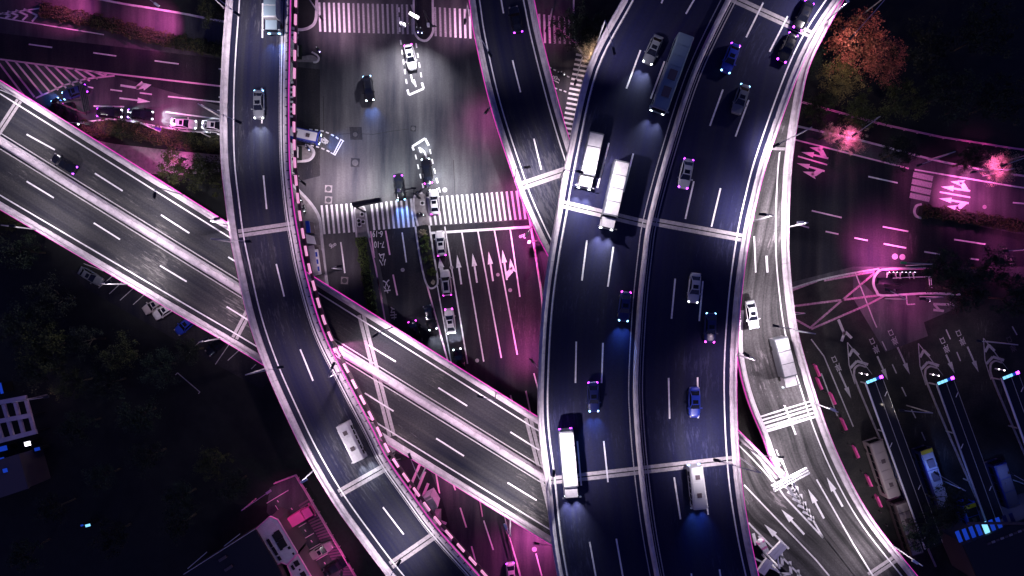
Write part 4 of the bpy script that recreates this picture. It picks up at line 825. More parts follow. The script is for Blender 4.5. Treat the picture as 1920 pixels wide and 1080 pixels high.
# ------------------------------------------------------------------ vehicles
VC = {}
def car_meshes(bodym, fl, tl, suv=False, pickup=False):
    key = (bodym, fl, tl, suv, pickup)
    if key in VC: return VC[key]
    L, Wd, top = (4.75, 1.88, 1.45) if not suv else (4.85, 1.95, 1.72); out = []
    def hw(x): t = abs(2 * x / L); return Wd / 2 * (1 - .26 * t ** 5 - .04 * t * t)
    def belt(x): return (.93 - .05 * (x / 2.4) if x < 1.0 else .88 - .13 * ((x - 1.0) / 1.4)) + (.08 if suv else 0)
    st = [-L / 2 + L * i / 22 for i in range(23)]; mb = MB(); rings = []
    for x in st:
        w = hw(x); b = belt(x); e = 1 if abs(x) < L / 2 - .05 else .82
        rings.append([(x, -w * .93, .26), (x, -w, .5), (x, -w * .99, .74 * e + .1 * (1 - e)), (x, -w * .90, b * e), (x, -w * .5, b * e + .035), (x, 0, b * e + .045), (x, w * .5, b * e + .035), (x, w * .90, b * e), (x, w * .99, .74 * e + .1 * (1 - e)), (x, w, .5), (x, w * .93, .26)])
    for i in range(22):
        for j in range(10): mb.face([rings[i][j], rings[i + 1][j], rings[i + 1][j + 1], rings[i][j + 1]], sm=True)
        mb.face([rings[i][10], rings[i + 1][10], rings[i + 1][0], rings[i][0]])
    mb.face(rings[0]); mb.face(rings[-1][::-1])
    # greenhouse shell in body colour
    xb, xrb, xrf, xf = (-1.95, -1.15, .22, 1.02) if not suv else (-2.25, -1.85, .30, 1.05)
    if pickup: xb, xrb = -.95, -.75
    bz = .9 + (.08 if suv else 0); yb, yt = Wd / 2 * .86, Wd / 2 * .66
    def gh(off, zt): return [(xb, -yb, bz), (xf, -yb, bz - .02), (xf, yb, bz - .02), (xb, yb, bz), (xrb, -yt, zt), (xrf, -yt, zt), (xrf, yt, zt), (xrb, yt, zt)]
    g = gh(0, top - .03)
    for q in ((0, 1, 5, 4), (1, 2, 6, 5), (2, 3, 7, 6), (3, 0, 4, 7)): mb.face([g[i] for i in q])
    out.append(('body', mb.mesh('body', M[bodym], True)))
    mb = MB(); nx = 5
    for i in range(nx):
        x0 = xrb - .05 + (xrf - xrb + .1) * i / nx; x1 = xrb - .05 + (xrf - xrb + .1) * (i + 1) / nx
        for s0, s1 in ((-1, -.5), (-.5, 0), (0, .5), (.5, 1)):
            f = lambda x, s: (x, s * yt, top - .03 + .05 * (1 - s * s))
            mb.face([f(x0, s0), f(x1, s0), f(x1, s1), f(x0, s1)], sm=True)
    out.append(('roof', mb.mesh('roof', M[bodym], True)))
    def inset(q, k, up):
        c = sum((Vector(p) for p in q), Vector()) / 4; n = (Vector(q[1]) - Vector(q[0])).cross(Vector(q[3]) - Vector(q[0])).normalized()
        return [c + (Vector(p) - c) * k + n * up for p in q]
    mb = MB(); mb.face(inset([g[1], g[2], g[6], g[5]], .93, .02)); out.append(('windscreen', mb.mesh('windscreen', M['glass'])))
    mb = MB(); mb.face(inset([g[3], g[0], g[4], g[7]], .90, .02)); out.append(('rear_window', mb.mesh('rear_window', M['glass'])))
    for q in ([g[0], g[1], g[5], g[4]], [g[2], g[3], g[7], g[6]]):
        mb = MB(); mb.face(inset(q, .88, .015)); out.append(('side_window', mb.mesh('side_window', M['glass'])))
    mb = MB(); x0 = .05 if not suv else -.9; mb.face([(x0 - .55, -.42, top + .025), (.12, -.42, top + .025), (.12, .42, top + .025), (x0 - .55, .42, top + .025)]); out.append(('sunroof', mb.mesh('sunroof', M['glass'])))
    for s in (-1, 1):
        mb = MB(); mb.box((.85, s * (Wd / 2 + .08), .98), (.16, .26, .16)); out.append(('mirror', mb.mesh('mirror', M[bodym])))
        mb = MB(); mb.sphere((L / 2 - .22, s * Wd / 2 * .68, .68), .2, (1.1, .9, .6), 8, 5); out.append(('headlight', mb.mesh('headlight', M[fl])))
        mb = MB(); mb.sphere((-L / 2 + .12, s * Wd / 2 * .68, .78), .17, (.9, 1.1, .6), 8, 5); out.append(('tail_light', mb.mesh('tail_light', M[tl])))
        for x in (-1.42, 1.42):
            mb = MB(); mb.tube((x, s * (Wd / 2 - .22), .33), (x, s * (Wd / 2 + .01), .33), .33, n=14); out.append(('wheel', mb.mesh('wheel', M['tyre'])))
    VC[key] = out; return out
CARS = 'cars on the streets and ramps'
def place(meshes, name, cat, c, d, z, label, group=None, head=None, zf=None, rev=False):
    p = W(c[0], c[1], z + 1.0); ang = math.atan2(-d[1], d[0])
    t = empty(name, (p.x, p.y, z), label, cat, group, rz=ang)
    for n, me in meshes: link(n, me, t)
    if head:
        for s in (-.6, .6): spot('headlight_beam', (2.5, s, .8), (12, s, -.6), head[0], head[1], 70, 1, .08, t)
    return t
def car(c, d, z, label, col='car_black', fl='off', tl='off', beam=None, **kw):
    return place(car_meshes(col, fl, tl, **kw), 'parked_car' if 'parked' in label else 'car', 'car', c, d, z, label, CARS, beam)
HB = (2200, (.85, .92, 1)); HBL = (1800, (.12, .3, 1)); HBW = (5000, (.95, .95, 1))
for a in [((769, 106), (.2, 1), 0, 'white saloon waiting below the upper crosswalk with violet tail lamps', 'car_white', 'off', 'tail_mag', None),
          ((800, 320), (-.13, -1), 0, 'glossy black saloon in the dashed waiting box', 'car_black', 'head', 'tail_mag', HB),
          ((814, 378), (-.08, -1), 0, 'white saloon halfway across the lower crosswalk', 'car_white', 'head', 'tail_mag', HB),
          ((826, 456), (-.1, -1), 0, 'white car at the stop line beside the planted island', 'car_white', 'off', 'tail_mag', None),
          ((843.5, 602), (-.12, -1), 0, 'white saloon third in the queue below the island', 'car_white', 'tail_mag', 'head', None),
          ((861, 677), (-.2, -1), 0, 'black car with bright headlights last in the queue', 'car_black', 'head', 'tail_mag', HB),
          ((204, 211), (1, .05), 0, 'black car queueing left of another black car on the left road', 'car_black', 'head', 'tail_violet', HB),
          ((262, 214), (1, .08), 0, 'black car directly behind the white car on the left road', 'car_black', 'head', 'tail_violet', HB),
          ((343, 231), (1, .09), 0, 'white car queueing on the left road above the hedge', 'car_white', 'head', 'tail_mag', HB),
          ((402, 235), (1, .08), 0, 'white car half hidden beside the curved ramp', 'car_white', 'off', 'off', None),
          ((112, 206), (.55, 1), 0, 'black car turning beside the dark gantry, left of two', 'car_black', 'head', 'head_blue', HBL),
          ((131, 213), (.35, 1), 0, 'black car turning beside the dark gantry, right of two', 'car_black', 'head', 'tail_mag', HBL),
          ((138, 172), (-1, .33), 0, 'dark car with blue lamps by the pink hatching', 'car_navy', 'head_blue', 'tail_violet', HBL),
          ((690, 165), (.13, 1), 0, 'dark car with cool headlights crossing the junction', 'car_black', 'head', 'head_blue', HBL),
          ((749, 352), (.12, 1), 0, 'black car at the crosswalk with violet tail lamps', 'car_black', 'head_blue', 'tail_violet', HBL),
          ((778, 625), (.25, 1), 0, 'dark car with thick violet tail lamps beside the diagonal viaduct', 'car_black', 'off', 'tail_mag', None),
          ((806, 596), (.26, 1), 0, 'dark car with white headlights heading away from the crosswalk', 'car_black', 'head', 'off', HB),
          ((288, 572), (-.9, .55), 0, 'beige parked car nearest the empty bays', 'car_beige', 'off', 'off', None),
          ((307, 582), (-.88, .55), 0, 'pale parked car right of the beige one', 'car_white', 'off', 'off', None),
          ((347, 609), (-.75, .65), 0, 'blue parked car under the diagonal viaduct edge', 'car_blue', 'off', 'head_blue', None),
          ((405, 648), (-.75, .65), 0, 'black parked car in the shade of the lower parapet', 'car_black', 'off', 'off', None),
          ((630, 1063), (.88, -.5), 0, 'black parked car at the bottom of the striped car park', 'car_black', 'off', 'off', None),
          ((168, 518), (.85, .5), 0, 'dark parked car barely visible left of the empty bays', 'car_grey', 'off', 'off', None),
          ((960, 1080), (.15, 1), 0, 'silver blue car leaving at the bottom edge of the street', 'car_silver', 'off', 'tail_violet', None)]:
    car(a[0], a[1], a[2], a[3], a[4], a[5], a[6], a[7])
car((836, 530), (-.1, -1), 0, 'white sport utility car second in the queue with dark roof glass', 'car_white', 'off', 'tail_mag', None, suv=True)
car((601, 1034), (.86, -.5), 0, 'pinkish pickup in the bottom left car park', 'car_beige', 'off', 'off', None, pickup=True)
for a in [((484, 195), (.0, 1), ZA, 'dark car with white headlights high on the curved ramp', 'car_grey', 'head', 'head_blue', HB),
          ((118, 306), (-1, -.62), ZB, 'dark car with thick violet tail lamps on the upper carriageway', 'car_black', 'off', 'tail_violet', None),
          ((967, 35), (-.2, -1), ZC, 'dark car with violet lamps at the top of the north ramp', 'car_black', 'off', 'tail_violet', None),
          ((1225, 92), (-.42, 1), ZD, 'grey car on the left carriageway near the top of the main viaduct', 'car_grey', 'head', 'off', HB),
          ((1172, 575), (-.1, 1), ZD, 'dark car with cool lamps in the lane beside the median', 'car_navy', 'head_blue', 'tail_mag', HBL),
          ((1113, 745), (.04, 1), ZD, 'dark car with violet lamps in the middle lane of the main viaduct', 'car_navy', 'head_blue', 'tail_violet', HBL),
          ((1371, 108), (-.38, 1), ZD, 'blue car on the right carriageway near the top of the main viaduct', 'car_blue', 'head_blue', 'tail_violet', None),
          ((1390, 185), (-.33, 1), ZD, 'grey car behind the blue one on the right carriageway', 'car_grey', 'off', 'head_blue', None),
          ((1287, 325), (-.2, 1), ZD, 'silver car with a violet lamp above the upper joint', 'car_silver', 'tail_violet', 'tail_violet', None),
          ((1303, 540), (-.1, 1), ZD, 'silver car on the right carriageway below the upper joint', 'car_silver', 'head', 'off', None),
          ((1333, 615), (-.04, 1), ZD, 'dark car with a magenta tail lamp in the outer right lane', 'car_navy', 'tail_mag', 'head_blue', None),
          ((1303, 755), (0, 1), ZD, 'deep blue car right of the median in the lower middle of the viaduct', 'car_blue', 'off', 'off', None),
          ((1478, 88), (-.45, 1), ZD, 'dark car with violet lamps below the topmost joint', 'car_black', 'tail_violet', 'tail_violet', None),
          ((1508, 28), (-.45, 1), ZD, 'dark car with violet lamps above the topmost joint', 'car_black', 'tail_violet', 'tail_violet', None),
          ((1411, 590), (.18, 1), 12.6, 'silver car at the inner edge of the east ramp', 'car_silver', 'head', 'off', None)]:
    car(a[0], a[1], a[2], a[3], a[4], a[5], a[6], a[7])
def bus_meshes(key, L, Wd, Hh, body, roof, fl='off', tl='off', panels=5, side=None, front=None, ac=True, cab=False):
    if key in VC: return VC[key]
    out = []; mb = MB(); r = .12; x0 = -L / 2; x1 = L / 2 - (1.9 if cab else 0)
    prof = [(-Wd / 2, .4), (-Wd / 2, Hh - r * 2), (-Wd / 2 + r, Hh - r * .5), (-Wd / 2 + 3 * r, Hh), (Wd / 2 - 3 * r, Hh), (Wd / 2 - r, Hh - r * .5), (Wd / 2, Hh - 2 * r), (Wd / 2, .4)]
    R0 = [(x0, y, z) for y, z in prof]; R1 = [(x1, y, z) for y, z in prof]
    for j in range(8): k = (j + 1) % 8; mb.face([R0[j], R1[j], R1[k], R0[k]])
    mb.face(R0); mb.face(R1[::-1]); out.append(('body', mb.mesh('body', M[body])))
    pl = (x1 - x0 - .3) / panels; pm = MB().box((0, 0, 0), (pl - .14, Wd - (.22 if cab else .5), .06)).mesh('roof_panel', M[roof])
    for i in range(panels): out.append(('roof_panel', pm, (x0 + .15 + pl * (i + .5), 0, Hh + .03)))
    if cab:
        mb = MB(); mb.box((L / 2 - .9, 0, 1.25), (1.7, Wd * .94, 1.9), taper=.9); out.append(('cab', mb.mesh('cab', M[roof])))
        mb = MB(); mb.box((L / 2 - .22, 0, 1.72), (.3, Wd * .8, .7)); out.append(('windscreen', mb.mesh('windscreen', M['glass'])))
    else:
        if not ac:
            for x in (-L * .27, L * .16): out.append(('roof_hatch', MB().box((x, 0, Hh + .1), (.7, .7, .1)).mesh('roof_hatch', M['slate'])))
        mb = MB(); mb.box((L / 2 + .01, 0, Hh * .6), (.06, Wd * .88, Hh * .42)); out.append(('windscreen', mb.mesh('windscreen', M['glass'])))
        if front: mb = MB(); mb.box((L / 2 - .2, 0, Hh + .02), (.7, Wd * .86, .1)); out.append(('front_band', mb.mesh('front_band', M[front])))
    if ac:
        for x in (L * .28, L * .05):
            mb = MB(); mb.box((x, 0, Hh + .2), (1.5, 1.2, .28)); out.append(('air_conditioner', mb.mesh('air_conditioner', M['slate'])))
    if not cab or side:
        n = 6
        for s in (-1, 1):
            for i in range(n):
                mb = MB(); mb.box((x0 + .7 + (x1 - x0 - 1.2) * (i + .5) / n, s * Wd / 2, Hh * .62), ((x1 - x0 - 1.2) / n - .15, .05, Hh * .3)); out.append(('side_window', mb.mesh('side_window', M[side if side and s < 0 else 'glass'])))
    for s in (-1, 1):
        mb = MB(); mb.box((L / 2, s * Wd * .38, .8), (.12, .4, .25)); out.append(('headlight', mb.mesh('headlight', M[fl])))
        mb = MB(); mb.box((-L / 2, s * Wd * .38, .9), (.14, .35, .3)); out.append(('tail_light', mb.mesh('tail_light', M[tl])))
        mb = MB(); mb.box((L / 2 - .1, s * (Wd / 2 + .18), Hh * .72), (.15, .3, .4)); out.append(('mirror', mb.mesh('mirror', M[body])))
        for x in (-L * .3, L * .33): mb = MB(); mb.tube((x, s * (Wd / 2 - .25), .45), (x, s * (Wd / 2 + .02), .45), .45, n=12); out.append(('wheel', mb.mesh('wheel', M['tyre'])))
    VC[key] = out; return out
def big(key, c, d, z, label, cat, name, zt, beam=None, **kw):
    ms = bus_meshes(key, **kw); p = W(c[0], c[1], z + zt); t = empty(name, (p.x, p.y, z), label, cat, None, rz=math.atan2(-d[1], d[0]))
    for m_ in ms: link(m_[0], m_[1], t, loc=m_[2] if len(m_) > 2 else None)
    if beam:
        for s in (-.8, .8): spot('headlight_beam', (kw['L'] / 2 + .2, s, .9), (kw['L'] / 2 + 12, s, -.5), beam[0], beam[1], 70, 1, .1, t)
    return t
TRK = dict(Wd=2.3, Hh=2.9, roof='car_white', body='car_grey', ac=False, cab=True)
big('wt8', (1108, 300), (-.22, 1), ZD, 'white box truck nearest the left parapet above the upper joint', 'truck', 'box_truck', 2.5, HBW, L=8.5, fl='head', tl='off', panels=3, **TRK)
big('wt9', (1153, 365), (-.22, 1), ZD, 'white box truck with violet tail lamps crossing the upper joint', 'truck', 'box_truck', 2.5, HBW, L=10.5, fl='head', tl='tail_violet', panels=4, **TRK)
big('wt9b', (1067, 872), (.09, 1), ZD, 'white box truck crossing the lower joint of the main viaduct', 'truck', 'box_truck', 2.5, HBW, L=10.5, fl='head', tl='tail_violet', panels=4, **TRK)
big('gbus', (1262, 135), (-.36, 1), ZD, 'long blue grey coach beside the median near the top of the viaduct', 'coach', 'coach', 2.8, HB, L=12, Wd=2.5, Hh=3.1, body='sky_grey', roof='sky_grey', fl='head', tl='tail_mag', panels=7)
big('slv', (1309, 915), (.1, 1), ZD, 'silver van with blue lamps at the lower joint', 'van', 'van', 2.2, HBL, L=6.5, Wd=2.1, Hh=2.5, body='car_silver', roof='car_silver', fl='head_blue', tl='head_blue', panels=3, ac=False)
big('wtE', (1475, 680), (.25, 1), 10.8, 'white box truck on the east ramp above the rumble bars', 'truck', 'box_truck', 2.5, HBW, L=8.5, fl='head', tl='off', panels=3, **TRK)
big('wtA', (507, 12), (0, 1), ZA, 'pale box truck at the top of the curved ramp', 'truck', 'box_truck', 2.5, HBL, L=7.5, Wd=2.2, Hh=2.8, roof='sky_grey', body='car_silver', ac=False, cab=True, fl='head_blue', tl='off', panels=3)
big('wvA', (657, 830), (.48, 1), ZA, 'white van on the curved ramp above its middle joint', 'van', 'van', 2.2, HB, L=6.5, Wd=2.1, Hh=2.4, body='car_white', roof='car_white', fl='head', tl='off', panels=3, ac=False)
big('blv', (569, 252), (1, .22), 0, 'blue van with white roof box turning out from under the curved ramp', 'van', 'van', 2.2, HBL, L=5.4, Wd=2.1, Hh=2.3, body='car_blue', roof='metal_white', fl='head', tl='tail_violet', panels=1, ac=False)
big('ptr', (559, 972), (.86, -.5), 0, 'bright pink truck parked in the bottom left car park', 'truck', 'parked_truck', 2.2, None, L=5.6, Wd=2.0, Hh=2.1, body='car_pink', roof='car_pink', panels=1, ac=False, cab=True)
cd = (-.33, -1)
big('co1', (1659, 880), cd, 0, 'grey coach with segmented roof, upper one beside the east ramp', 'coach', 'coach', 2.8, None, L=10.5, Wd=2.5, Hh=3.2, body='car_beige', roof='car_beige', fl='off', tl='lens_mag', panels=6, ac=False)
big('co2', (1703, 990), cd, 0, 'grey coach with leaf shadows below the first grey coach', 'coach', 'coach', 2.8, None, L=10, Wd=2.5, Hh=3.2, body='slate', roof='car_beige', fl='off', tl='lens_mag', panels=6, ac=False, side='blue_glow')
big('co3', (1752, 897), cd, 0, 'coach with yellow front band and blue lit windows', 'coach', 'coach', 2.8, None, L=11, Wd=2.5, Hh=3.2, body='car_navy', roof='car_beige', fl='off', tl='off', panels=3, ac=True, side='blue_glow', front='yellow')
big('co4', (1890, 920), cd, 0, 'dark roofed coach with blue outlined windows at the right edge', 'coach', 'coach', 2.8, None, L=10.5, Wd=2.5, Hh=3.2, body='car_navy', roof='slate', fl='off', tl='lens_mag', panels=4, ac=False, side='blue_glow')
big('co5', (1828, 985), cd, 0, 'coach with yellow roof front half hidden by the glass hall beam', 'coach', 'coach', 2.8, None, L=8, Wd=2.5, Hh=3.2, body='blue_panel', roof='roof_navy', fl='off', tl='off', panels=4, ac=False, side='blue_glow', front='yellow')

# ------------------------------------------------------------------ people and scooters
def body_mesh(name, J, Ed, m, sub=1):
    me = bpy.data.meshes.new(name); me.from_pydata([j[0] for j in J], Ed, [])
    o = bpy.data.objects.new(name, me); COL.objects.link(o)
    md = o.modifiers.new('s', 'SKIN'); md.use_smooth_shade = True
    for i, j in enumerate(J): me.skin_vertices[0].data[i].radius = (j[1], j[1])
    me.skin_vertices[0].data[0].use_root = True
    ss = o.modifiers.new('u', 'SUBSURF'); ss.levels = sub
    r = bpy.data.meshes.new_from_object(o.evaluated_get(bpy.context.evaluated_depsgraph_get())); bpy.data.objects.remove(o)
    r.materials.clear(); r.materials.append(m); return r
def person_meshes(seated):
    if ('p', seated) in VC: return VC[('p', seated)]
    if seated:
        J = [((0, 0, .85), .15), ((.05, 0, 1.15), .15), ((.1, 0, 1.38), .14), ((.12, 0, 1.5), .06), ((.14, 0, 1.62), .10), ((.14, 0, 1.72), .10),
             ((0, .13, .82), .10), ((.42, .17, .80), .08), ((.40, .17, .38), .05), ((.55, .17, .34), .045), ((0, -.13, .82), .10), ((.42, -.17, .80), .08), ((.40, -.17, .38), .05), ((.55, -.17, .34), .045),
             ((.1, .22, 1.36), .065), ((.28, .28, 1.14), .05), ((.52, .24, 1.08), .035), ((.1, -.22, 1.36), .065), ((.28, -.28, 1.14), .05), ((.52, -.24, 1.08), .035)]
    else:
        J = [((0, 0, .95), .14), ((0, 0, 1.2), .14), ((0, 0, 1.4), .14), ((0, 0, 1.5), .055), ((.02, 0, 1.62), .095), ((.02, 0, 1.71), .095),
             ((0, .1, .88), .10), ((.05, .12, .48), .07), ((0, .12, .1), .05), ((.14, .13, .05), .045), ((0, -.1, .88), .10), ((-.05, -.12, .48), .07), ((-.12, -.12, .1), .05), ((.02, -.13, .05), .045),
             ((0, .2, 1.38), .06), ((.02, .27, 1.1), .048), ((.1, .26, .84), .034), ((0, -.2, 1.38), .06), ((0, -.27, 1.1), .048), ((.08, -.26, .84), .034)]
    Ed = [(0, 1), (1, 2), (2, 3), (3, 4), (4, 5), (0, 6), (6, 7), (7, 8), (8, 9), (0, 10), (10, 11), (11, 12), (12, 13), (2, 14), (14, 15), (15, 16), (2, 17), (17, 18), (18, 19)]
    b = body_mesh('body', J, Ed, M['cloth_dark'])
    hx = .14 if seated else .02
    out = [('body', b), ('helmet' if seated else 'hair', MB().sphere((hx, 0, 1.73), .13, (1, .9, .85)).mesh('h', M['cloth_pale' if seated else 'car_black'])),
           ('jacket', MB().sphere((.06 if seated else 0, 0, 1.25), .19, (.85, 1.15, 1.2)).mesh('jacket', M['cloth_pale' if not seated else 'cloth_dark']))]
    VC[('p', seated)] = out; return out
def scooter_meshes(m):
    if ('s', m) in VC: return VC[('s', m)]
    out = []
    b = MB(); b.box((-.25, 0, .55), (.8, .3, .3), taper=.8); b.box((.2, 0, .32), (.5, .28, .08)); b.box((.48, 0, .6), (.12, .34, .6), taper=.7); out.append(('body', b.mesh('body', M[m])))
    out.append(('seat', MB().box((-.25, 0, .75), (.7, .28, .1)).mesh('seat', M['car_black'])))
    out.append(('handlebar', MB().tube((.45, -.33, 1.02), (.45, .33, 1.02), .03, n=6).tube((.5, 0, .5), (.45, 0, 1.02), .035, n=6).mesh('handlebar', M['metal'])))
    for x in (-.6, .68): out.append(('wheel', MB().tube((x, -.06, .24), (x, .06, .24), .24, n=12).mesh('wheel', M['tyre'])))
    out.append(('headlight', MB().box((.56, 0, .85), (.06, .16, .12)).mesh('headlight', M['head'])))
    VC[('s', m)] = out; return out
SC = [((597, 93), (.6, 1), 'violet', 'violet scooter standing on the kerb island by the upper pier', 'seated rider in dark clothes on the violet scooter by the upper pier'),
      ((577, 277), (.6, 1), 'car_blue', 'blue scooter at the rounded kerb below the turning van', 'seated rider on the blue scooter below the turning van'),
      ((562, 371), (.5, 1), 'car_black', 'black scooter topmost on the left footway by the crosswalk', 'pale helmeted rider topmost on the left footway'),
      ((570, 391), (.2, 1), 'car_silver', 'silver scooter nearest the blue kiosk roof on the left footway', 'helmeted rider nearest the blue kiosk roof'),
      ((783, 56), (.2, 1), 'violet', 'violet scooter waiting at the rounded end of the upper refuge', 'seated rider with violet scooter on the upper refuge'),
      ((790, 57), (.2, 1), 'car_blue', 'blue scooter beside the violet one on the upper refuge', 'seated rider with blue scooter on the upper refuge'),
      ((789, 402), (1, .3), 'car_black', 'black scooter on the refuge just above the planted island', 'rider crouched over the scooter above the planted island'),
      ((1738, 562), (1, .6), 'car_black', 'black scooter riding on the plaza beside the white arrows', 'rider in black on the plaza beside the white arrows'),
      ((1053, 138), (1, .4), 'car_black', 'black scooter crossing beside the vertical zebra stripes', 'rider crossing beside the vertical zebra stripes')]
for c, d, m, l1, l2 in SC:
    p = W(c[0], c[1], .8); rz = math.atan2(-d[1], d[0])
    zz = .12 if c[0] < 1000 else 0
    t = empty('scooter', (p.x, p.y, zz), l1, 'scooter', rz=rz)
    for n, me in scooter_meshes(m): link(n, me, t)
    t = empty('person', (p.x - .25 * math.cos(rz), p.y - .25 * math.sin(rz), zz), l2, 'person', rz=rz)
    for n, me in person_meshes(True): link(n, me, t)
for c, l in [((784, 364), 'pedestrian waiting on the lower refuge island by the signal pole'), ((1092, 153), 'pedestrian in black walking on the vertical zebra crossing'), ((1675, 544), 'pedestrian in pale clothes below the scooter enclosure')]:
    p = W(c[0], c[1], .9); t = empty('person', (p.x, p.y, .1), l, 'person', rz=random.uniform(0, 6))
    for n, me in person_meshes(False): link(n, me, t)
for i in range(7):
    p = W(1664 + 8.2 * i, 516, .5); m = ['metal_white', 'car_black', 'car_silver'][i % 3]
    t = empty('scooter', (p.x, p.y, .1), 'scooter parked in the row inside the pink railed enclosure', 'scooter', 'scooters parked in the enclosure row', rz=R(90 + random.uniform(-12, 12)))
    for n, me in scooter_meshes(m): link(n, me, t)

# ------------------------------------------------------------------ manholes and tree pits
for x, y, r, l, m in [(616, 354, .9, 'square manhole left of the junction, upper of two', 'paving'), (616, 375, .9, 'square manhole left of the junction, lower of two', 'paving'), (666, 252, .8, 'dark square manhole in the middle left of the junction', 'asphalt_lane'), (666, 305, 1.1, 'long dark patch manhole below the square one', 'asphalt_lane'),
                   (646, 526, .9, 'manhole in the cycle lane below its white line', 'paving'), (775, 241, .7, 'faint square manhole above the dashed waiting box', 'asphalt_lane'),
                   (679, 402, .55, 'square tree pit nearest the black sign slab', 'kerb'), (673, 414, .55, 'square tree pit left of a pair on the refuge', 'kerb'), (681, 416, .55, 'square tree pit right of a pair on the refuge', 'kerb'), (674, 421, .55, 'lowest square tree pit on the refuge', 'kerb'),
                   (792, 381, .55, 'square tree pit on the refuge left of the white car', 'kerb'), (586, 427, .55, 'square tree pit right of the blue kiosk roof', 'kerb')]:
    p = W(x, y, 0); z0 = .125 if m == 'kerb' else .006; t = empty('manhole', (p.x, p.y, z0), l, 'manhole', rz=R(-4))
    MB().box((0, 0, .01), (r * 1.5, r * 1.5, .02)).obj('frame', M[m], t); MB().disc((0, 0, .026), r * .55).obj('cover', M['asphalt_ground' if m != 'kerb' else 'gap'], t)
for x, y, r, l in [(834, 356, .42, 'pale round manhole beside the white car on the crosswalk'), (755, 506, .33, 'dim round manhole in the southbound lane'), (846.5, 501.5, .33, 'round manhole beside the second queue arrow'), (933.5, 515, .3, 'small round manhole left of the forked arrow'), (956.5, 544, .33, 'pinkish round manhole below the forked arrow'), (1002, 1030, .42, 'pink round manhole at the bottom street'), (894.5, 676, .33, 'very dim round manhole near the diagonal viaduct'), (1846, 388, .35, 'round manhole right of the east road arrows'), (1678, 481, .5, 'left of two round manholes under the magenta light'), (1692, 482, .5, 'right of two round manholes under the magenta light')]:
    p = W(x, y, 0); t = empty('manhole', (p.x, p.y, .006), l, 'manhole'); MB().disc((0, 0, .004), r * 1.1).obj('frame', M['concrete'], t); MB().disc((0, 0, .01), r * .9).obj('cover', M['joint'], t)

# ------------------------------------------------------------------ buildings and kiosks
def roofbox(name, label, cat, pts, z, m, zb=0, wallm='slate', fascia=None, th=.35, group=None):
    P = [W(x, y, z) for x, y in pts]; o = sum(P, Vector()) / len(P); o.z = zb; root = empty(name, o, label, cat, group)
    Q = [p - o for p in P]; MB().prism([(q.x, q.y) for q in Q], z - zb - th, z - zb).obj('roof', M[m], root)
    MB().prism([(q.x * .96, q.y * .96) for q in Q], 0, z - zb - th - .01).obj('wall', M[wallm], root)
    if fascia:
        for a, b in zip(Q, Q[1:] + Q[:1]): 
            mb = MB(); mb.tube((a.x, a.y, z - zb + .06), (b.x, b.y, z - zb + .06), .09, n=6); mb.obj('fascia', M[fascia], root)
    return root, o
wb, wo_ = roofbox('building', 'long building with pale ribbed roof and black skylights', 'building', [K4(190, 650), K4(325, 530), K4(395, 560), K4(580, 870), K4(480, 975), K4(430, 955), K4(385, 980)], 5.5, 'roof_white', fascia='rail_pink')
for i in range(16):
    t = i / 15; a = W(*K4(205 + 115 * t, 640 - 100 * t), 5.5) - wo_; b = W(*K4(392 + 150 * t, 972 - 75 * t), 5.5) - wo_; a.z = b.z = 5.52
    MB().tube(a.lerp(b, .03), b.lerp(a, .05), .035, n=4).obj('roof_rib', M['roof_white'], wb)
for x, y, w, h in [(405, 700, 1.1, 1.6), (445, 775, 1.1, 1.6), (375, 730, .5, 1.6), (418, 805, .5, 1.5), (325, 775, .5, 1.6), (372, 850, .5, 1.6), (414, 915, .5, .8), (505, 818, .45, .5), (542, 872, .3, .4)]:
    p = W(*K4(x, y), 5.5) - wo_; MB().box((p.x, p.y, 5.62), (w, h, .12), R(31)).obj('skylight', M['gap'], wb)
wb2, wo2 = roofbox('building', 'lower pale roofed wing at the bottom below the skylit roof', 'building', [K4(485, 985), K4(582, 880), K4(760, 1180), K4(600, 1250)], 4.8, 'roof_white', fascia='rail_pink')
for x, y, w, h in [(572, 962, .9, 1.0), (538, 1000, .45, .9), (632, 1065, .9, 1.0), (600, 1020, .3, .3)]:
    p = W(*K4(x, y), 4.8) - wo2; MB().box((p.x, p.y, 4.9), (w, h, .1), R(31)).obj('skylight', M['gap'], wb2)
nb, no_ = roofbox('building', 'large navy roof with thin pale ridge rail at the bottom left', 'building', [(344, 1078), (478.5, 993), (519, 1060), (560, 1140), (380, 1180)], 6.5, 'roof_navy')
for a, b in [((344, 1077), (478, 992)), ((352, 1066), (388, 1035)), ((420, 1024), (450, 1001))]:
    A_ = W(*a, 6.7) - no_; B_ = W(*b, 6.7) - no_; MB().tube(A_, B_, .07, n=6).obj('ridge_rail', M['metal'], nb)
for x, y in [(418, 1047), (429, 1065)]: p = W(x, y, 6.6) - no_; MB().box((p.x, p.y, 6.7), (1.5, .5, .3), R(32)).obj('roof_vent', M['slate'], nb)
pg = empty('pergola', W(30, 785, 0), 'white pergola with square bays at the left edge', 'pergola')
def beam(a, b, w, z, nm, hh=.4):
    A_, B_ = W(*a, z) - pg.location, W(*b, z) - pg.location; d = B_ - A_; c = (A_ + B_) / 2; MB().box(tuple(c), (d.length, w, hh), math.atan2(d.y, d.x)).obj(nm, M['roof_white'], pg)
for a, b in [((-60, 766), (50, 745)), ((-60, 801), (60, 778)), ((-60, 842), (69, 809))]: beam(a, b, .8, 4, 'beam')
for a, b in [((-15, 762), (4, 822)), ((6.7, 758), (24, 817)), ((29, 755), (44, 811)), ((49, 749), (65, 809))]: beam(a, b, .6, 3.55, 'crossbeam')
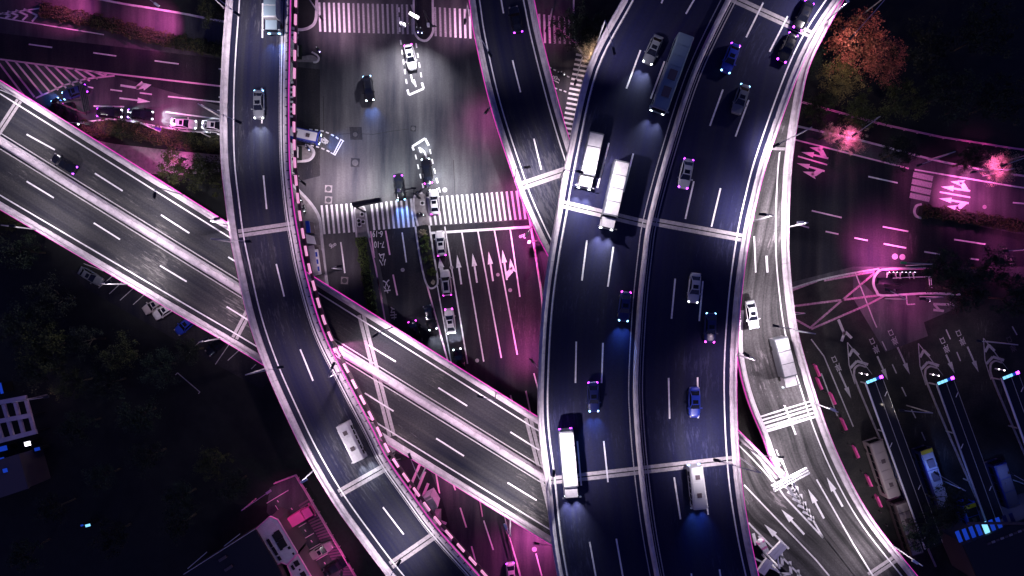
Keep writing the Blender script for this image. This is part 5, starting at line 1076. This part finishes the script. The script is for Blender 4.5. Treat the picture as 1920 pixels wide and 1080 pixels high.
for x, y in [(48, 746), (59, 779), (67, 810), (-30, 760), (-30, 836)]: p = W(x, y, 3.3) - pg.location; MB().tube((p.x, p.y, 0), (p.x, p.y, 3.3), .16).obj('post', M['metal_dark'], pg)
sb, so_ = roofbox('building', 'flat speckled roof below the pergola at the left edge', 'building', [(-80, 885), (35, 851), (53, 916), (-80, 960)], 6, 'slate')
for x, y, w, h, m, l in [(52, 832, 1.1, .8, 'white_glow', 'small white lit window box right of the pergola foot'), (70, 842, 1.0, .6, 'blue_glow', 'small blue lit box right of the white lit window'), (6, 841, 1.5, .9, 'blue_glow', 'blue lit skylight at the left edge under the pergola'), (3, 862, 1.1, .8, 'blue_glow', 'blue lit skylight above the speckled roof'), (10, 882, .8, .7, 'blue_glow', 'blue square lamp on the speckled roof'), (165, 985, .9, .45, 'cyan_glow', 'tiny cyan lit sign in the dark park'), (154, 985, .5, .3, 'blue_glow', 'tiny blue light left of the cyan sign'), (1706, 1000, .4, 1.0, 'white_glow', 'white light bar at the foot of the lower grey coach'), (1900, 957, .5, 1.4, 'white_glow', 'white light bar beside the rightmost coach'), (2, 728, .5, 2, 'blue_glow', 'blue light at the left edge above the pergola')]:
    zz = 6.1 if (x, y) == (10, 882) else 2.5; p = W(x, y, zz); t = empty('lit_box', (p.x, p.y, 6.0 if zz > 6 else 0), l, 'lit sign', rz=R(14)); z1 = zz - t.location.z
    MB().box((0, 0, z1 / 2), (w * .9, h * .9, z1)).obj('housing', M['metal_dark'], t); MB().box((0, 0, z1 + .04), (w, h, .06)).obj('light_panel', M[m], t)
# kiosks by the left footway
roofbox('kiosk', 'kiosk with deep blue roof on the left footway', 'kiosk', [(572, 414), (579, 414), (582, 436), (575, 437)], 3, 'blue_panel', .1)
roofbox('kiosk', 'kiosk with plain pale grey roof below the blue one', 'kiosk', [(569, 441), (573, 438), (588, 444), (592, 458), (574, 456)], 3.2, 'metal_white', .1)
cn, co_ = roofbox('shelter', 'long shelter with ribbed pale roof on the left footway', 'shelter', [(572, 462), (588, 460), (597, 515), (584, 519)], 3, 'roof_white', .1)
for i in range(20):
    t = i / 19; a = W(579 + 8 * t, 464 + 53 * t, 3) - co_; b = W(589 + 7 * t, 462 + 53 * t, 3) - co_; a.z = b.z = 2.93; MB().tube(a, b, .07, n=4).obj('roof_rib', M['car_silver'], cn)
ws, wso = roofbox('bus_shelter', 'narrow white canopy with three blue panels beside the ribbed shelter', 'shelter', [(590, 468), (595.5, 467), (602, 514), (597, 515)], 2.8, 'metal_white', .1)
for i in range(3): p = W(593.5 + 2 * i, 477 + 13.5 * i, 2.8) - wso; MB().box((p.x, p.y, 2.76), (.32, .85, .06), R(8)).obj('blue_panel', M['blue_panel'], ws)
# pier with white cladding seen from under the curved ramp
for (a, b, l) in [((548, 80), (568, 103), 'white clad bridge pier beside the upper left island'), ((548, 275), (568, 292), 'white clad bridge pier beside the rounded kerb')]:
    o = W(b[0], b[1], 0); t = empty('bridge_pier', o, l, 'pier'); MB().box((-1.4, .5, 4.0), (1.5, 2.0, 8.0), taper=.9).obj('column', M['parapet'], t)
    c = W(a[0] - 4, a[1], 9) - o; MB().box((-2.2, .5, 8.6), (3.6, 2.3, 1.2)).obj('pier_cap', M['parapet'], t); MB().box((-1.3, .4, .3), (2.4, 2.6, .4)).obj('base', M['grass'], t)
# stripes and plinths under the diagonal viaduct
st_ = poly(None, 'striped_island', [(728, 845), (800, 868), (830, 940), (850, 1010), (900, 1075), (800, 1010), (750, 920)], .02, 'asphalt_lane', kind='structure')
for a, b in [((788, 869), (768, 915)), ((797, 884), (777, 932)), ((803, 906), (786, 948)), ((821, 975), (837, 982)), ((825, 990), (841, 999)), ((830, 1004), (847, 1014))]: dash(st_, a, b, 0, .5, 'paint_pink', 'hatch_stripe', .03)
for x, y, l in [(806, 945, 'pale clad pier top under the curved ramp beside the guard rail'), (727, 838, 'pale clad pier top in the gap where ramp and viaduct cross')]:
    o = W(x, y, 5); o.z = 0; t = empty('bridge_pier', o, l, 'pier'); MB().box((0, 0, 2.6), (1.6, 2.4, 5.2), R(30), taper=1.1).obj('column', M['parapet_dim'], t); MB().box((0, 0, 5.5), (2.4, 1.8, .6), R(30)).obj('pier_cap', M['parapet'], t)
# plaza: lane islands with canopies
for i, (nx, ny) in enumerate([(1589, 642), (1722, 644), (1844, 634)]):
    tip = (nx, ny); isl = [(nx, ny), (nx + 18, ny + 27), (nx + 47, ny + 60), (nx + 60, ny + 88), (nx + 190, ny + 420), (nx + 165, ny + 420), (nx + 22, ny + 90), (nx + 4, ny + 50), (nx + 1, ny + 25)]
    iz = poly(None, 'island', [(nx + 12, ny + 48), (nx + 22, ny + 42), (nx + 34, ny + 46), (nx + 44, ny + 58), (nx + 60, ny + 88), (nx + 190, ny + 420), (nx + 165, ny + 420), (nx + 22, ny + 90)], .14, 'concrete_plaza', kind='structure')
    kerb([(nx + 165, ny + 420), (nx + 95, ny + 260), (nx + 22, ny + 90), (nx + 12, ny + 55), (nx + 20, ny + 43), (nx + 34, ny + 46)], iz, .3, .2, 'joint')
    for a, b in [((nx, ny), (nx + 20, ny + 25)), ((nx + 20, ny + 25), (nx + 46, ny + 60)), ((nx, ny), (nx + 3, ny + 42)), ((nx + 3, ny + 42), (nx + 14, ny + 78))]: dash(plaza, a, b, 0, .16, 'paint_worn', 'island_line', -.006)
    for k in range(2):
        u = k * 22; strokes(plaza, 'chevron_stripe', [[(nx + 3 + u * .12, ny + 26 + u), (nx + 10 + u * .35, ny + 13 + u), (nx + 21 + u * .8, ny + 24 + u * .8)]], 0, 'paint_worn', .5, -.005)
    sx, sy = nx + 33, ny + 75
    pts = [(sx, sy), (sx + 31, sy - 12), (sx + 145, sy + 300), (sx + 112, sy + 312)]
    names_ = ['dark lane canopy nearest the east ramp, cyan sign on its front', 'dark lane canopy in the middle of the plaza, cyan sign with violet end', 'dark lane canopy at the right edge of the plaza']
    P = [W(x, y, 5.0) for x, y in pts]; o = sum(P, Vector()) / 4; o.z = .14; cv = empty('lane_canopy', o, names_[i], 'canopy'); Q = [p - o for p in P]
    MB().prism([(q.x, q.y) for q in Q], 4.5, 4.86).obj('canopy_roof', M['roof_navy'], cv)
    MB().tube((Q[0].x, Q[0].y, 4.95), (Q[3].x, Q[3].y, 4.95), .17, n=6).obj('fascia', M['metal_white' if i != 1 else 'car_silver'], cv)
    for q0, q1, r_ in ((Q[0].lerp(Q[1], .55), Q[3].lerp(Q[2], .55), .05), (Q[1], Q[2], .04)): MB().tube((q0.x, q0.y, 4.93), (q1.x, q1.y, 4.93), r_, n=5).obj('roof_rail', M['car_silver'], cv)
    a, b = Q[0], Q[1]; d = b - a; c = (a + b) / 2; rz = math.atan2(d.y, d.x)
    MB().box((c.x, c.y, 5.0), (d.length, .75, .5), rz).obj('sign_housing', M['metal_dark'], cv)
    for k in range(5): q = a.lerp(b, .1 + .2 * k); MB().box((q.x, q.y, 5.28), (.55, .5, .05), rz).obj('sign_light', M['cyan_glow' if k < 3 else ('blue_glow' if k == 3 else 'tail_violet')], cv)
    for k in range(4):
        q = Q[0].lerp(Q[3], .04 + .3 * k) + (Q[1] - Q[0]) * .5; MB().tube((q.x, q.y, 0), (q.x, q.y, 4.5), .14, n=8).obj('post', M['metal'], cv)
        q = Q[0].lerp(Q[3], .1 + .28 * k) + (Q[1] - Q[0]) * (.15 if k % 2 else .85); MB().box((q.x, q.y, 5.1), (.9, .08, .08), rz + .8).obj('camera_bracket', M['metal_white'], cv)
    bl_ = empty('bollard_pair', W(nx + 26, ny + 58, 0), ['pair of lit bollards on the first island nose', 'pair of lit bollards on the middle island nose', 'pair of lit bollards on the right island nose'][i], 'bollard')
    for dx in (-.5, .5): MB().tube((dx, -dx * .2, .1), (dx, -dx * .2, 1.0), .13, n=8).obj('bollard', M['metal_white'], bl_); MB().sphere((dx, -dx * .2, 1.08), .13, n=8, m=5).obj('cap', M['lens'], bl_)
# barrier row of pink blocks along the east ramp foot
bc = MB().box((0, 0, .4), (2.6, .35, .8), taper=.8).mesh('barrier_block', M['car_pink'])
for i, (x, y) in enumerate([(1533, 695), (1562, 748), (1583, 796), (1606, 848), (1630, 902), (1537, 720), (1648, 940)]):
    p = W(x, y, .5); t = empty('barrier_block', (p.x, p.y, 0), 'pink plastic road barrier in the row along the east ramp', 'barrier', 'pink barriers along the east ramp', rz=R(-66)); link('block', bc, t)
for i in range(14):
    x, y = 1512 + i * 11.5, 660 + i * 25; p = W(x, y, .5); t = empty('bollard', (p.x, p.y, 0), 'small dark bollard in the row along the east ramp', 'bollard', 'bollards along the east ramp'); MB().tube((0, 0, 0), (0, 0, .9), .1, n=6).obj('post', M['slate'], t)
# glass hall at the bottom right
P = [(1800, 1010), (1920, 962), (1980, 940), (2010, 1020), (1840, 1085)]
gh_, go = roofbox('glass_hall', 'dark hall with row of blue lit glass bays at the bottom right', 'building', [(1806, 1022), (1935, 968), (2050, 925), (2100, 1060), (1900, 1130), (1840, 1100)], 8, 'roof_navy')
for i in range(9):
    x = 1794 + i * 12.5; y = 1010 - i * 4.2; a = W(x, y - 14, 7.2) - go; b = W(x + 8, y + 6, 7.2) - go; d = b - a
    MB().box(((a.x + b.x) / 2, (a.y + b.y) / 2, 7.2), (d.length, .7 if i != 4 else .9, .08), math.atan2(d.y, d.x)).obj('glass_bay', M['blue_glow' if i != 4 else 'cyan_glow'] if i < 7 else M['car_navy'], gh_)
a = W(1815, 981, 8.4) - go; b = W(1960, 981, 8.4) - go; MB().tube(a, b, .22, n=6).obj('front_beam', M['slate'], gh_)
for i in range(9):
    p = W(1854 + 8.2 * i, 1019 - 3.3 * i, 8) - go; MB().box((p.x, p.y, 8.06), (.6, .35, .1), R(20)).obj('roof_light', M['joint' if i % 2 else 'slate'], gh_)
print('objects', len(bpy.data.objects), 'lights', len(bpy.data.lights))
